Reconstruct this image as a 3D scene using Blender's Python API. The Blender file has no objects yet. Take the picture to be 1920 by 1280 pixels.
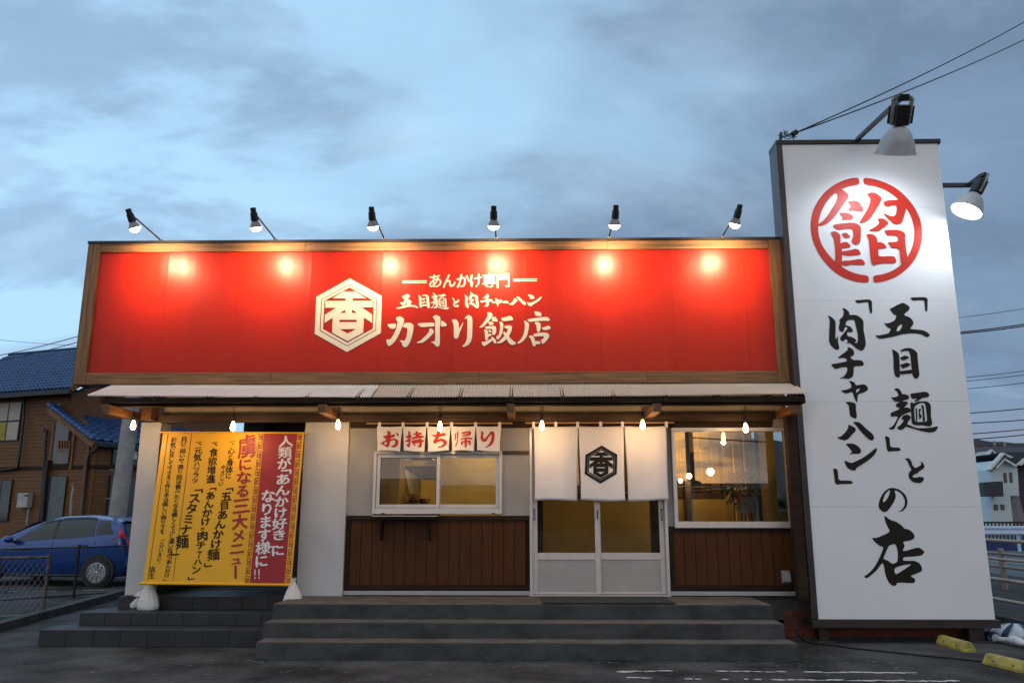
import bpy, bmesh, math, random
from mathutils import Vector, Matrix, Quaternion, noise
from mathutils.geometry import tessellate_polygon
R = math.radians
random.seed(7)
SC = bpy.context.scene
COL = SC.collection
# ------------------------------------------------------------------ camera
F, PITCH, YAW, EYE = 1493.0, R(12.15), R(1.07), 1.45      # focal length in pixels of the 1920 wide photograph
cam_d = bpy.data.cameras.new('camera'); cam = bpy.data.objects.new('camera', cam_d); COL.objects.link(cam)
cam.location = (0, 0, EYE); cam.rotation_euler = (R(90) + PITCH, 0, YAW)
cam_d.sensor_width = 36; cam_d.lens = 36 * F / 1920; cam_d.clip_start = .05; cam_d.clip_end = 900
SC.camera = cam
FW = Vector((-math.sin(YAW)*math.cos(PITCH), math.cos(YAW)*math.cos(PITCH), math.sin(PITCH)))
RT = Vector((math.cos(YAW), math.sin(YAW), 0)); UP = RT.cross(FW)
EYEP = Vector((0, 0, EYE))
def ray(px, py): return FW + RT*((px-960)/F) - UP*((py-640)/F)
def hit(px, py, P, n):
    r = ray(px, py); return EYEP + r*((Vector(P)-EYEP).dot(n)/r.dot(n))
def at(px, py, Y): r = ray(px, py); return EYEP + r*(Y/r.y)            # point on the plane y = Y
def atz(px, py, z): r = ray(px, py); return EYEP + r*((z-EYE)/r.z)     # point at height z
# ------------------------------------------------------------------ world: overcast dusk, last light in the west behind the street
W = bpy.data.worlds.new('World'); SC.world = W; W.use_nodes = True
nt = W.node_tree; N = nt.nodes; L = nt.links; N.clear()
def nd(t, **k):
    n = N.new(t)
    for a, b in k.items(): setattr(n, a, b)
    return n
def mth(op, a, b=None, clamp=False):
    n = nd('ShaderNodeMath', operation=op, use_clamp=clamp)
    for i, v in enumerate((a, b)):
        if v is None: continue
        if isinstance(v, (int, float)): n.inputs[i].default_value = v
        else: L.new(v, n.inputs[i])
    return n.outputs[0]
def mixc(f, a, b):
    n = nd('ShaderNodeMix', data_type='RGBA')
    for s, v in ((n.inputs[0], f), (n.inputs[6], a), (n.inputs[7], b)):
        if isinstance(v, tuple): s.default_value = (*v, 1)
        elif isinstance(v, (int, float)): s.default_value = v
        else: L.new(v, s)
    return n.outputs[2]
def ramp(v, lo, hi):
    n = nd('ShaderNodeMapRange', interpolation_type='SMOOTHSTEP'); n.inputs[1].default_value = lo; n.inputs[2].default_value = hi
    L.new(v, n.inputs[0]); return n.outputs[0]
tc = nd('ShaderNodeTexCoord'); sep = nd('ShaderNodeSeparateXYZ'); L.new(tc.outputs['Generated'], sep.inputs[0])
dx, dy, dz = sep.outputs
den = mth('ADD', mth('MAXIMUM', dz, 0.0), 0.32)
cb = nd('ShaderNodeCombineXYZ'); L.new(mth('DIVIDE', dx, den), cb.inputs[0]); L.new(mth('DIVIDE', dy, den), cb.inputs[1])
def cloud(scale, det, rough, off, stretch=(1, 1, 1)):
    mp = nd('ShaderNodeMapping'); mp.inputs['Location'].default_value = off; mp.inputs['Scale'].default_value = stretch
    mp.inputs['Rotation'].default_value = (0, 0, R(-28)); L.new(cb.outputs[0], mp.inputs[0])
    n = nd('ShaderNodeTexNoise'); n.inputs['Scale'].default_value = scale; n.inputs['Detail'].default_value = det
    n.inputs['Roughness'].default_value = rough; n.inputs['Distortion'].default_value = .25; L.new(mp.outputs[0], n.inputs[0]); return n.outputs[0]
big = cloud(2.3, 6, .54, (3.1, 1.7, 0), (.8, 1.2, 1)); fine = cloud(3.4, 9, .60, (.3, 5.2, 0), (.7, 1.25, 1))
east = ramp(mth('ADD', dx, mth('MULTIPLY', mth('SUBTRACT', big, .5), 1.2)), -.60, .50)
base = mixc(east, (.50, .80, 1.08), (.21, .315, .47))
cl = ramp(mth('ADD', mth('MULTIPLY', big, .5), mth('MULTIPLY', fine, .5)), .45, .555)
base = mixc(mth('MULTIPLY', cl, .62), base, mixc(east, (.28, .42, .64), (.165, .245, .365)))
hi_ = ramp(fine, .50, .68)
base = mixc(mth('MULTIPLY', hi_, .42), base, mixc(east, (.66, .92, 1.15), (.36, .50, .68)))
# faint warm haze low on the right
warm = mth('MULTIPLY', mth('MULTIPLY', ramp(dx, .30, .55), mth('SUBTRACT', 1, ramp(dz, .03, .14))), .55)
base = mixc(warm, base, (.40, .38, .44))
# the western half of the sky behind the camera is paler and more neutral
back = mth('MULTIPLY', ramp(mth('MULTIPLY', dy, -1), -.25, .45), .85)
base = mixc(back, base, mixc(cl, (.84, .87, .94), (.50, .54, .61)))
sky = nd('ShaderNodeTexSky', sky_type='NISHITA'); sky.sun_disc = False; sky.sun_elevation = R(1.5); sky.sun_rotation = R(176)
# sunset glow low in the sky behind the camera, where the sun went down
az = mth('SUBTRACT', dx, .15)
glow = mth('MULTIPLY', ramp(mth('MULTIPLY', dy, -1), .80, .985), mth('SUBTRACT', 1, ramp(mth('ADD', dz, mth('MULTIPLY', mth('SUBTRACT', fine, .5), .22)), .06, .22)))
glow = mth('MULTIPLY', glow, mth('SUBTRACT', 1, mth('MULTIPLY', ramp(mth('ABSOLUTE', az), .02, .13), .97)))
glow = mth('MULTIPLY', glow, mth('SUBTRACT', 1.15, mth('MULTIPLY', cl, .9)), True)
base = mixc(glow, base, (5.6, 2.7, .70))
sk = nd('ShaderNodeMix', data_type='RGBA'); sk.inputs[0].default_value = .985
scl = nd('ShaderNodeVectorMath', operation='SCALE'); scl.inputs[3].default_value = 10.0; L.new(base, scl.inputs[0])
L.new(sky.outputs[0], sk.inputs[6]); L.new(scl.outputs[0], sk.inputs[7])
bg = nd('ShaderNodeBackground'); bg.inputs[1].default_value = .1; L.new(sk.outputs[2], bg.inputs[0])
ow = nd('ShaderNodeOutputWorld'); L.new(bg.outputs[0], ow.inputs[0])
W.cycles.sampling_method = 'MANUAL'; W.cycles.sample_map_resolution = 512
# faint light of the afterglow
sd = bpy.data.lights.new('sun', 'SUN'); sd.energy = .05; sd.angle = R(25); sd.color = (1, .82, .66)
sun = bpy.data.objects.new('sun', sd); COL.objects.link(sun); sun.rotation_euler = (R(78), 0, R(4)); sun.location = (0, -20, 12)
SC.view_settings.view_transform = 'Standard'; SC.view_settings.look = 'None'; SC.view_settings.exposure = 0; SC.view_settings.gamma = 1
SC.view_settings.use_curve_mapping = False
SC.cycles.use_denoising = True; SC.cycles.max_bounces = 7; SC.cycles.sample_clamp_indirect = 4; SC.cycles.transparent_max_bounces = 10
SC.cycles.caustics_reflective = False; SC.cycles.caustics_refractive = False
# ------------------------------------------------------------------ materials
MATS = {}
def mat(name, col, rough=.6, metal=0, var=.12, vs=6, bump=0, bs=40, spec=.5, stretch=(1, 1, 1), col2=None, emit=None, es=0, coat=0, trans=0, speck=0, sharp=(.35, .68)):
    if name in MATS: return MATS[name]
    m = bpy.data.materials.new(name); m.use_nodes = True; t = m.node_tree; ns = t.nodes; ls = t.links
    p = ns['Principled BSDF']; p.inputs['Roughness'].default_value = rough; p.inputs['Metallic'].default_value = metal
    p.inputs['Specular IOR Level'].default_value = spec; p.inputs['Coat Weight'].default_value = coat; p.inputs['Coat Roughness'].default_value = .08
    p.inputs['Transmission Weight'].default_value = trans
    c = ns.new('ShaderNodeTexCoord'); mp = ns.new('ShaderNodeMapping'); mp.inputs['Scale'].default_value = stretch; ls.new(c.outputs['Object'], mp.inputs[0])
    geo = ns.new('ShaderNodeObjectInfo')
    n = ns.new('ShaderNodeTexNoise'); n.noise_dimensions = '4D'; n.inputs['Scale'].default_value = vs; n.inputs['Detail'].default_value = 7; n.inputs['Roughness'].default_value = .6
    ls.new(mp.outputs[0], n.inputs['Vector'])
    mw = ns.new('ShaderNodeMath'); mw.operation = 'MULTIPLY'; mw.inputs[1].default_value = 37; ls.new(geo.outputs['Random'], mw.inputs[0]); ls.new(mw.outputs[0], n.inputs['W'])
    mx = ns.new('ShaderNodeMix'); mx.data_type = 'RGBA'
    c2 = col2 or tuple(v*(1-2.4*var) for v in col); c1 = col if col2 else tuple(min(1, v*(1+var)) for v in col)
    mx.inputs[6].default_value = (*c1, 1); mx.inputs[7].default_value = (*c2, 1)
    mr = ns.new('ShaderNodeMapRange'); mr.inputs[1].default_value = sharp[0]; mr.inputs[2].default_value = sharp[1]; ls.new(n.outputs[0], mr.inputs[0]); ls.new(mr.outputs[0], mx.inputs[0])
    out = mx.outputs[2]
    if speck:
        n3 = ns.new('ShaderNodeTexNoise'); n3.inputs['Scale'].default_value = 48; n3.inputs['Detail'].default_value = 5; ls.new(mp.outputs[0], n3.inputs['Vector'])
        m3 = ns.new('ShaderNodeMapRange'); m3.inputs[1].default_value = .60; m3.inputs[2].default_value = .72; ls.new(n3.outputs[0], m3.inputs[0])
        mm = ns.new('ShaderNodeMath'); mm.operation = 'MULTIPLY'; mm.inputs[1].default_value = speck; ls.new(m3.outputs[0], mm.inputs[0])
        m4 = ns.new('ShaderNodeMix'); m4.data_type = 'RGBA'; ls.new(mm.outputs[0], m4.inputs[0]); ls.new(out, m4.inputs[6]); m4.inputs[7].default_value = (.35, .35, .34, 1); out = m4.outputs[2]
    ls.new(out, p.inputs['Base Color'])
    rr = ns.new('ShaderNodeMapRange'); rr.inputs[3].default_value = max(.03, rough-.07); rr.inputs[4].default_value = min(1, rough+.07); ls.new(n.outputs[0], rr.inputs[0]); ls.new(rr.outputs[0], p.inputs['Roughness'])
    if bump:
        n2 = ns.new('ShaderNodeTexNoise'); n2.inputs['Scale'].default_value = bs; n2.inputs['Detail'].default_value = 5; ls.new(mp.outputs[0], n2.inputs['Vector'])
        b = ns.new('ShaderNodeBump'); b.inputs['Strength'].default_value = bump; b.inputs['Distance'].default_value = .01
        ls.new(n2.outputs[0], b.inputs['Height']); ls.new(b.outputs[0], p.inputs['Normal'])
    if emit: p.inputs['Emission Color'].default_value = (*emit, 1); p.inputs['Emission Strength'].default_value = es
    MATS[name] = m; return m
def glass_mat(name, tint=(.9, .93, .92), refl=.12, rough=.0):
    m = bpy.data.materials.new(name); m.use_nodes = True; t = m.node_tree; ns = t.nodes; ls = t.links; ns.clear()
    o = ns.new('ShaderNodeOutputMaterial'); tr = ns.new('ShaderNodeBsdfTransparent'); tr.inputs[0].default_value = (*tint, 1)
    g = ns.new('ShaderNodeBsdfGlossy'); g.inputs['Roughness'].default_value = rough
    fr = ns.new('ShaderNodeFresnel'); fr.inputs[0].default_value = 1.5
    a = ns.new('ShaderNodeMath'); a.operation = 'ADD'; a.use_clamp = True; a.inputs[1].default_value = refl-.04; ls.new(fr.outputs[0], a.inputs[0])
    mx = ns.new('ShaderNodeMixShader'); ls.new(a.outputs[0], mx.inputs[0]); ls.new(tr.outputs[0], mx.inputs[1]); ls.new(g.outputs[0], mx.inputs[2]); ls.new(mx.outputs[0], o.inputs[0])
    MATS[name] = m; return m
def emis(name, col, s):
    if name in MATS: return MATS[name]
    m = bpy.data.materials.new(name); m.use_nodes = True; t = m.node_tree; p = t.nodes['Principled BSDF']
    p.inputs['Base Color'].default_value = (.6, .6, .6, 1); p.inputs['Emission Color'].default_value = (*col, 1); p.inputs['Emission Strength'].default_value = s
    MATS[name] = m; return m
M_wood = mat('stained_wood', (.24, .115, .038), .5, vs=5, stretch=(.35, 1, 9), var=.28, bump=.25, bs=60)
M_woodv = mat('stained_wood_upright', (.24, .115, .038), .5, vs=5, stretch=(9, 1, .35), var=.28, bump=.25, bs=60)
M_dark = mat('dark_timber', (.030, .017, .010), .7, spec=.2, vs=5, stretch=(.4, 2, 6), var=.25, bump=.2)
M_beam = mat('brown_beam', (.055, .026, .011), .5, vs=5, stretch=(.3, 2, 8), var=.28, bump=.2)
M_brk = mat('bracket_wood', (.15, .065, .022), .5, vs=6, stretch=(5, .5, 5), var=.25, bump=.2)
M_red = mat('red_vinyl', (.46, .016, .003), .34, var=.035, vs=2.2, stretch=(3, 1, .25), bump=.05, bs=9, spec=.27)
M_cream = mat('cream_vinyl', (.86, .78, .62), .4, var=.02, spec=.3)
M_board = mat('brown_siding', (.080, .028, .009), .6, spec=.2, vs=5, stretch=(4, 4, .5), var=.09, bump=.08)
M_wall = mat('grey_render', (.36, .355, .35), .8, var=.05, vs=3, bump=.12, bs=120)
M_wallw = mat('white_render', (.56, .57, .58), .8, var=.05, vs=2.5, bump=.12, bs=120)
M_beige = mat('beige_soffit_panel', (.42, .39, .34), .7, var=.06, vs=4)
M_alu = mat('silver_aluminium', (.62, .62, .62), .38, .35, var=.04, vs=8)
M_alup = mat('aluminium_panel', (.42, .42, .42), .45, .3, var=.04, vs=8)
M_blackm = mat('black_metal', (.022, .02, .02), .4, .3, var=.15)
M_brownm = mat('dark_brown_steel', (.045, .034, .034), .38, .2, var=.15, vs=3)
M_panel = mat('white_sign_face', (.82, .825, .83), .36, var=.012, vs=2, spec=.3)
M_blk = mat('black_vinyl', (.016, .014, .011), .5, spec=.2, var=.05)
M_redc = mat('red_emblem_vinyl', (.58, .030, .014), .4, spec=.3, var=.05)
M_redt = mat('red_dye', (.50, .03, .015), .8, var=.05)
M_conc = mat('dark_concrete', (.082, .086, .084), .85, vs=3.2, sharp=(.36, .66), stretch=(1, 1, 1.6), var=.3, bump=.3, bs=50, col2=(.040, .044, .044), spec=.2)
M_tread = mat('warm_lit_tread', (.15, .138, .118), .85, vs=4, sharp=(.38, .64),  var=.3, bump=.3, bs=60, col2=(.095, .088, .078), spec=.2)  # bulb light on the treads is put into this lighter, warmer colour
M_tile = mat('charcoal_tile', (.028, .031, .034), .55, var=.18, vs=3, bump=.12, bs=50)
M_grout = mat('grey_grout', (.06, .06, .06), .9, var=.1)
M_cloth = mat('white_cotton', (.80, .79, .80), .9, var=.02, vs=3, bump=.55, bs=9)
M_bag = mat('canvas_bag', (.74, .73, .70), .9, var=.05, vs=20, bump=.3, bs=160)
M_pole = mat('bare_wood_pole', (.42, .24, .13), .6, var=.1, stretch=(.5, 4, 4))
M_yel = mat('yellow_vinyl_cloth', (.88, .46, .008), .5, var=.03, vs=3)
M_mar = mat('crimson_vinyl_cloth', (.36, .014, .018), .5, var=.05, vs=3)
M_mdr = mat('meander_red', (.36, .05, .012), .5, var=.05)
M_wht = mat('white_print', (.82, .80, .80), .5, var=.02)
M_corw = mat('white_corrugated_sheet', (.86, .86, .78), .5, var=.03, vs=3)
M_corb = mat('weathered_corrugated_sheet', (.68, .63, .51), .55, var=.03, vs=3)
M_asph = mat('asphalt', (.078, .077, .075), .95, vs=1.3, var=.25, sharp=(.40, .62), bump=1.0, bs=70, speck=.42, spec=.12)
M_road = mat('road_asphalt', (.085, .095, .105), .6, vs=1.2, var=.15, bump=.4, bs=100)
M_line = mat('white_road_paint', (.62, .63, .62), .7, var=.12, vs=30)
M_brick = mat('red_brick', (.20, .055, .030), .8, var=.22, vs=8, bump=.3)
M_mort = mat('brick_mortar', (.10, .085, .075), .9, var=.1)
M_yrub = mat('yellow_parking_block', (.42, .36, .09), .6, var=.16, vs=9, bump=.2)
M_rub = mat('black_rubber', (.018, .018, .019), .6, var=.1, vs=20)
M_mat = mat('grey_mat_pile', (.045, .048, .055), .95, var=.2, vs=90, bump=.8, bs=200)
M_cream_pipe = mat('cream_painted_pipe', (.52, .44, .36), .5, var=.1, vs=6)
M_tan_pipe = mat('tan_painted_pipe', (.30, .24, .19), .55, var=.12, vs=6)
M_guard = mat('white_guard_rail_paint', (.50, .62, .80), .5, var=.05, vs=4)
M_tileb = mat('blue_glazed_tile', (.026, .072, .19), .42, var=.2, vs=4)
M_side = mat('orange_wood_siding', (.150, .058, .007), .6, vs=6, stretch=(.6, .6, 6), var=.2, bump=.15)
M_trimo = mat('orange_wood_trim', (.20, .080, .014), .55, vs=6, var=.2)
M_dglass = mat('dark_window_glass', (.015, .018, .02), .06, var=0, spec=.8)
M_blind = mat('window_blind', (.42, .40, .36), .8, var=.05)
M_cgrey = mat('pole_concrete', (.30, .30, .29), .8, var=.12, vs=4, bump=.2)
M_blue = mat('blue_car_paint', (.003, .050, .24), .24, .2, var=.03, coat=.8)
M_taill = mat('red_tail_lamp', (.75, .02, .02), .15, var=.05)
M_grey = mat('grey_painted_steel', (.33, .34, .35), .5, .2, var=.08, vs=8)
M_galv = mat('galvanised_wire', (.30, .30, .30), .45, .6, var=.1)
M_inty = mat('yellow_interior_wall', (.50, .32, .07), .7, var=.06, vs=3)
M_intf = mat('interior_floor', (.10, .085, .07), .6, var=.1)
M_steel = mat('kitchen_steel', (.45, .42, .36), .25, .9, var=.06)
M_leaf = mat('dark_leaf', (.055, .10, .035), .55, var=.3)
M_whouse = mat('white_house_wall', (.50, .60, .62), .8, var=.05)
M_slate = mat('slate_roof', (.055, .05, .055), .7, var=.15)
M_slated = mat('dark_slate_roof', (.028, .035, .05), .7, var=.15)
M_rhouse = mat('red_brown_wall', (.11, .035, .03), .8, var=.1)
M_navy = mat('navy_cladding', (.022, .028, .042), .6, var=.1)
G_win = glass_mat('window_glass', refl=.06)
G_big = glass_mat('picture_window_glass', (.92, .92, .88), refl=.10)
G_bulb = glass_mat('bulb_glass', (1, .97, .9), refl=.06)
# ------------------------------------------------------------------ mesh helpers
ORG = {}
class MB:
    def __init__(s): s.v = []; s.f = []
    def add(s, vs, fs):
        o = len(s.v); s.v += [Vector(v) for v in vs]; s.f += [tuple(i+o for i in f) for f in fs]; return s
    def box(s, x0, x1, y0, y1, z0, z1):
        return s.add([(x0,y0,z0),(x1,y0,z0),(x1,y1,z0),(x0,y1,z0),(x0,y0,z1),(x1,y0,z1),(x1,y1,z1),(x0,y1,z1)],
                     [(0,3,2,1),(4,5,6,7),(0,1,5,4),(1,2,6,5),(2,3,7,6),(3,0,4,7)])
    def hexa(s, a, b):       # two quads of 4 points each (front, back)
        return s.add(list(a)+list(b), [(0,1,2,3),(7,6,5,4),(0,4,5,1),(1,5,6,2),(2,6,7,3),(3,7,4,0)])
    def bar(s, p, q, w, h=None, up=(0,0,1)):
        p = Vector(p); q = Vector(q); d = (q-p).normalized(); u = Vector(up)
        if abs(d.dot(u)) > .97: u = Vector((0,1,0))
        a = d.cross(u).normalized()*(w/2); b = d.cross(a).normalized()*((h or w)/2)
        return s.hexa([p-a-b, p+a-b, p+a+b, p-a+b], [q-a-b, q+a-b, q+a+b, q-a+b])
    def tube(s, pts, r, seg=8, cap=True):
        pts = [Vector(p) for p in pts]; n = len(pts); rs = r if isinstance(r, (list, tuple)) else [r]*n
        o = len(s.v); t0 = (pts[1]-pts[0]).normalized(); a = t0.orthogonal().normalized()
        for i, p in enumerate(pts):
            t = (pts[min(i+1, n-1)]-pts[max(i-1, 0)]).normalized(); a = (a-t*a.dot(t)).normalized(); b = t.cross(a)
            for k in range(seg):
                an = 2*math.pi*k/seg; s.v.append(p+(a*math.cos(an)+b*math.sin(an))*rs[i])
        for i in range(n-1):
            for k in range(seg):
                k2 = (k+1) % seg; s.f.append((o+i*seg+k, o+i*seg+k2, o+(i+1)*seg+k2, o+(i+1)*seg+k))
        if cap: s.f.append(tuple(o+k for k in range(seg))[::-1]); s.f.append(tuple(o+(n-1)*seg+k for k in range(seg)))
        return s
    def lathe(s, prof, c=(0,0,0), axis=(0,0,1), seg=20, fold=None):
        c = Vector(c); q = Vector((0,0,1)).rotation_difference(Vector(axis).normalized()); o = len(s.v)
        for i, (r, z) in enumerate(prof):
            for k in range(seg):
                an = 2*math.pi*k/seg; rr = r*(1+(fold(an, i) if fold else 0)); s.v.append(c+q @ Vector((rr*math.cos(an), rr*math.sin(an), z)))
        for i in range(len(prof)-1):
            for k in range(seg):
                k2 = (k+1) % seg; s.f.append((o+i*seg+k, o+i*seg+k2, o+(i+1)*seg+k2, o+(i+1)*seg+k))
        s.f.append(tuple(o+k for k in range(seg))[::-1]); s.f.append(tuple(o+(len(prof)-1)*seg+k for k in range(seg)))
        return s
    def grid(s, fn, nu, nv):
        o = len(s.v)
        for j in range(nv+1):
            for i in range(nu+1): s.v.append(Vector(fn(i/nu, j/nv)))
        for j in range(nv):
            for i in range(nu): a = o+j*(nu+1)+i; s.f.append((a, a+1, a+nu+2, a+nu+1))
        return s
    def slab(s, pts, off):   # polygon extruded by off
        n = len(pts); pts = [Vector(p) for p in pts]; off = Vector(off)
        return s.add(pts+[p+off for p in pts], [tuple(range(n)), tuple(range(2*n-1, n-1, -1))]+[(i, i+n, (i+1) % n+n, (i+1) % n) for i in range(n)])
    def build(s, name, m, parent=None, smooth=False, bevel=0):
        org = ORG.get(parent.name, Vector((0,0,0))) if parent else Vector((0,0,0))
        me = bpy.data.meshes.new(name); me.from_pydata([v-org for v in s.v], [], s.f); me.update()
        bm = bmesh.new(); bm.from_mesh(me); bmesh.ops.recalc_face_normals(bm, faces=bm.faces)
        if bevel: bmesh.ops.bevel(bm, geom=bm.edges, offset=bevel, segments=2, affect='EDGES', profile=.6, clamp_overlap=True)
        bm.to_mesh(me); bm.free()
        if m: me.materials.append(m)
        if smooth:
            for p in me.polygons: p.use_smooth = True
            if smooth != 1: me.set_sharp_from_angle(angle=R(smooth))
        o = bpy.data.objects.new(name, me); COL.objects.link(o)
        if parent: o.parent = parent; ORG[o.name] = org
        return o
def tag(o, label=None, cat=None, group=None, kind=None):
    if label: o['label'] = label
    if cat: o['category'] = cat
    if group: o['group'] = group
    if kind: o['kind'] = kind
    return o
def thing(name, label, cat, loc=(0,0,0), group=None):
    o = bpy.data.objects.new(name, None); COL.objects.link(o); o.location = loc; o.empty_display_size = .2; ORG[o.name] = Vector(loc)
    return tag(o, label, cat, group)
def kids(o): return [c for c in COL.objects if c.parent == o]
def copy_tree(o, parent=None):
    c = o.copy(); COL.objects.link(c); c.parent = parent; c.matrix_parent_inverse = o.matrix_parent_inverse.copy()
    for ch in kids(o): copy_tree(ch, c)
    return c
def piece(name, me, loc, parent, rot=None):      # a loose piece sharing mesh data; loc in world space
    o = bpy.data.objects.new(name, me); COL.objects.link(o); o.parent = parent; o.location = Vector(loc)-ORG.get(parent.name, Vector((0,0,0)))
    if rot: o.rotation_euler = rot
    return o
def mesh_of(mb, name, m, bevel=0):
    o = mb.build(name, m, None, bevel=bevel); me = o.data; bpy.data.objects.remove(o); return me
def lamp(name, typ, loc, energy, col, parent=None, size=.03, direction=None, spot=None, blend=.5):
    d = bpy.data.lights.new(name, typ); d.energy = energy; d.color = col
    if typ == 'AREA': d.size = size
    else: d.shadow_soft_size = size
    if typ == 'SPOT': d.spot_size = R(spot); d.spot_blend = blend
    o = bpy.data.objects.new(name, d); COL.objects.link(o)
    if parent: o.parent = parent; loc = Vector(loc)-ORG.get(parent.name, Vector((0,0,0)))
    o.location = loc
    if direction: o.rotation_mode = 'QUATERNION'; o.rotation_quaternion = Vector(direction).to_track_quat('-Z', 'Y')
    return o
# ------------------------------------------------------------------ lettering helpers
def smooth_poly(p, it=2, k=.2):
    for _ in range(it):
        q = []
        for i in range(len(p)):
            a = p[i]; b = p[(i+1) % len(p)]
            q.append((a[0]+(b[0]-a[0])*k, a[1]+(b[1]-a[1])*k)); q.append((a[0]+(b[0]-a[0])*(1-k), a[1]+(b[1]-a[1])*(1-k)))
        p = q
    return p
class Glyph:   # strokes traced as outlines; ((outline, hole, hole..), ...) in units of the traced crop
    def __init__(s, x0, y0, sc, strokes, smooth=True):
        s.p = []
        for st in strokes:
            loops = st if isinstance(st[0][0], (tuple, list)) else [st]
            out = []
            for lp in loops:
                lp = [(x0+a/sc, y0+b/sc) for a, b in lp]
                out.append(smooth_poly(lp) if smooth else lp)
            s.p.append(out)
        xs = [a for st in s.p for lp in st for a, b in lp]; ys = [b for st in s.p for lp in st for a, b in lp]
        s.bb = (min(xs), min(ys), max(xs), max(ys))
    def mesh(s, fn, box=None, mb=None):      # fn(px, py, lift) -> world point
        mb = mb or MB(); b = s.bb; B = box or b
        for k, st in enumerate(s.p):
            pts = [[Vector((B[0]+(x-b[0])/(b[2]-b[0])*(B[2]-B[0]), B[1]+(y-b[1])/(b[3]-b[1])*(B[3]-B[1]), 0)) for x, y in lp] for lp in st]
            tri = tessellate_polygon(pts); flat = [p for lp in pts for p in lp]
            mb.add([fn(p.x, p.y, .0004*k) for p in flat], tri)
        return mb
FONTC = {}
def font_glyph(ch, bold):
    key = (ch, bold)
    if key not in FONTC:
        cu = bpy.data.curves.new('t', 'FONT'); cu.body = ch; cu.size = 1; cu.offset = bold; cu.resolution_u = 2; cu.fill_mode = 'FRONT'
        ob = bpy.data.objects.new('t', cu); COL.objects.link(ob); bpy.context.view_layer.update()
        me = bpy.data.meshes.new_from_object(ob.evaluated_get(bpy.context.evaluated_depsgraph_get()))
        vs = [(v.co.x, v.co.y) for v in me.vertices]; fs = [tuple(p.vertices) for p in me.polygons]
        bpy.data.objects.remove(ob); bpy.data.curves.remove(cu); bpy.data.meshes.remove(me)
        FONTC[key] = (vs, fs)
    return FONTC[key]
def put_char(mb, ch, cx, cy, w, h, fn, bold=.02, vert=False, skew=.10, lift=0):
    if ch in '虜類様麺増欲優濃嬉週': bold *= .6
    if bold > .008:
        b2 = bold*.62
        for i, (ox, oy) in enumerate(((-b2, 0), (b2, 0), (0, -b2*.6), (0, b2*.6))): put_char(mb, ch, cx+ox*w, cy+oy*h, w, h, fn, .004, vert, skew, lift+.0003*i)
        return
    vs, fs = font_glyph(ch, bold)
    if not vs: return
    if 'cellh' not in FONTC:
        a, _ = font_glyph('国', .0); FONTC['cellh'] = (min(p[0] for p in a)-.03, min(p[1] for p in a)-.03, max(p[0] for p in a)+.03, max(p[1] for p in a)+.03)
    x0, y0, x1, y1 = FONTC['cellh']; out = []
    for x, y in vs:
        u = (x-x0)/(x1-x0)-.5; v = (y-y0)/(y1-y0)-.5
        if vert and ch in 'ー「」': u, v = v, -u
        if vert and ch == '「': v += .30
        if vert and ch == '」': v -= .50; u -= .25
        if vert and ch in '、。': u += .55; v += .5
        v += skew*u
        v += .015*math.sin(7*u+cx); 
        out.append(fn(cx+u*w, cy-v*h, lift))
    mb.add(out, fs)
# ================================================================== ground and setting
YW = 10.06                       # face of the restaurant's front wall
def sheet(name, x0, x1, y0, y1, z, m, nx=1, ny=1, kind='structure'):
    o = MB().grid(lambda u, v: (x0+(x1-x0)*u, y0+(y1-y0)*v, z), nx, ny).build(name, m); return tag(o, kind=kind)
tag(sheet('ground', -300, 300, -300, 300, 0, M_asph), 'dark worn asphalt of the forecourt and the land around it')
tag(sheet('road', 11.2, 60, -200, 200, .004, M_road), 'blue grey asphalt road beyond the pipe fence')
for x in (14.4, 20.5): tag(sheet('road_line', x, x+.16, -60, 120, .009, M_line), 'white edge line painted along the road')
# worn white parking lines on the forecourt
def worn_line(a, b, width, density, seed, thin=1.0):
    rn = random.Random(seed); mb = MB(); a = Vector(a); b = Vector(b); d = (b-a); ln = d.length; d.normalize(); n = Vector((-d.y, d.x, 0)); t = 0
    while t < ln:
        seg = rn.uniform(.02, .16); dens = density(t/ln)
        if rn.random() < dens:
            k = 9; pts = []
            w0 = rn.uniform(-.2, .2)*width; w = width*rn.uniform(.35, .75)*dens**.3*thin
            for i in range(k):
                an = 2*math.pi*i/k; pts.append(a+d*(t+seg*.55+seg*.62*math.cos(an)*rn.uniform(.7, 1.1))+n*(w0+w*.5*math.sin(an)*rn.uniform(.6, 1.2))+Vector((0, 0, .005+.0003*(len(mb.f) % 5))))
            mb.add(pts, [tuple(range(k))])
        t += seg*(.8 if dens > .8 else 1.1)
    return mb
lm = worn_line((.95, 7.98, 0), (3.55, 7.93, 0), .10, lambda t: .5+.6*t, 3)
l2 = worn_line((1.0, 7.60, 0), (3.75, 7.56, 0), .10, lambda t: .55+.5*t, 5)
lm.v += l2.v; lm.f += [tuple(i+len(lm.v)-len(l2.v) for i in f) for f in l2.f]
for cx, cy, rx, ry in ((.90, 7.93, .10, .045), (.99, 7.96, .09, .02), (.95, 7.66, .09, .03), (1.05, 7.64, .07, .02)):
    lm.add([(cx+rx*math.cos(2*math.pi*i/11)*random.uniform(.7, 1.15), cy+ry*math.sin(2*math.pi*i/11)*random.uniform(.7, 1.2), .006) for i in range(11)], [tuple(range(11))])
tag(lm.build('parking_marking', M_line), 'worn white parking lines on the forecourt asphalt', kind='structure')
tag(worn_line((-13, 14.9, 0), (-7.8, 15.9, 0), .12, lambda t: .75, 8).build('car_park_marking', M_line), 'worn white line in the neighbouring car park', kind='structure')
M_dust = mat('pale_cement_dust', (.17, .18, .18), .95, var=.2, vs=20)
dm_ = worn_line((-2.85, 8.475, 0), (2.75, 8.478, 0), .045, lambda t: .75, 21); d2 = MB(); rn = random.Random(5)
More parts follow.
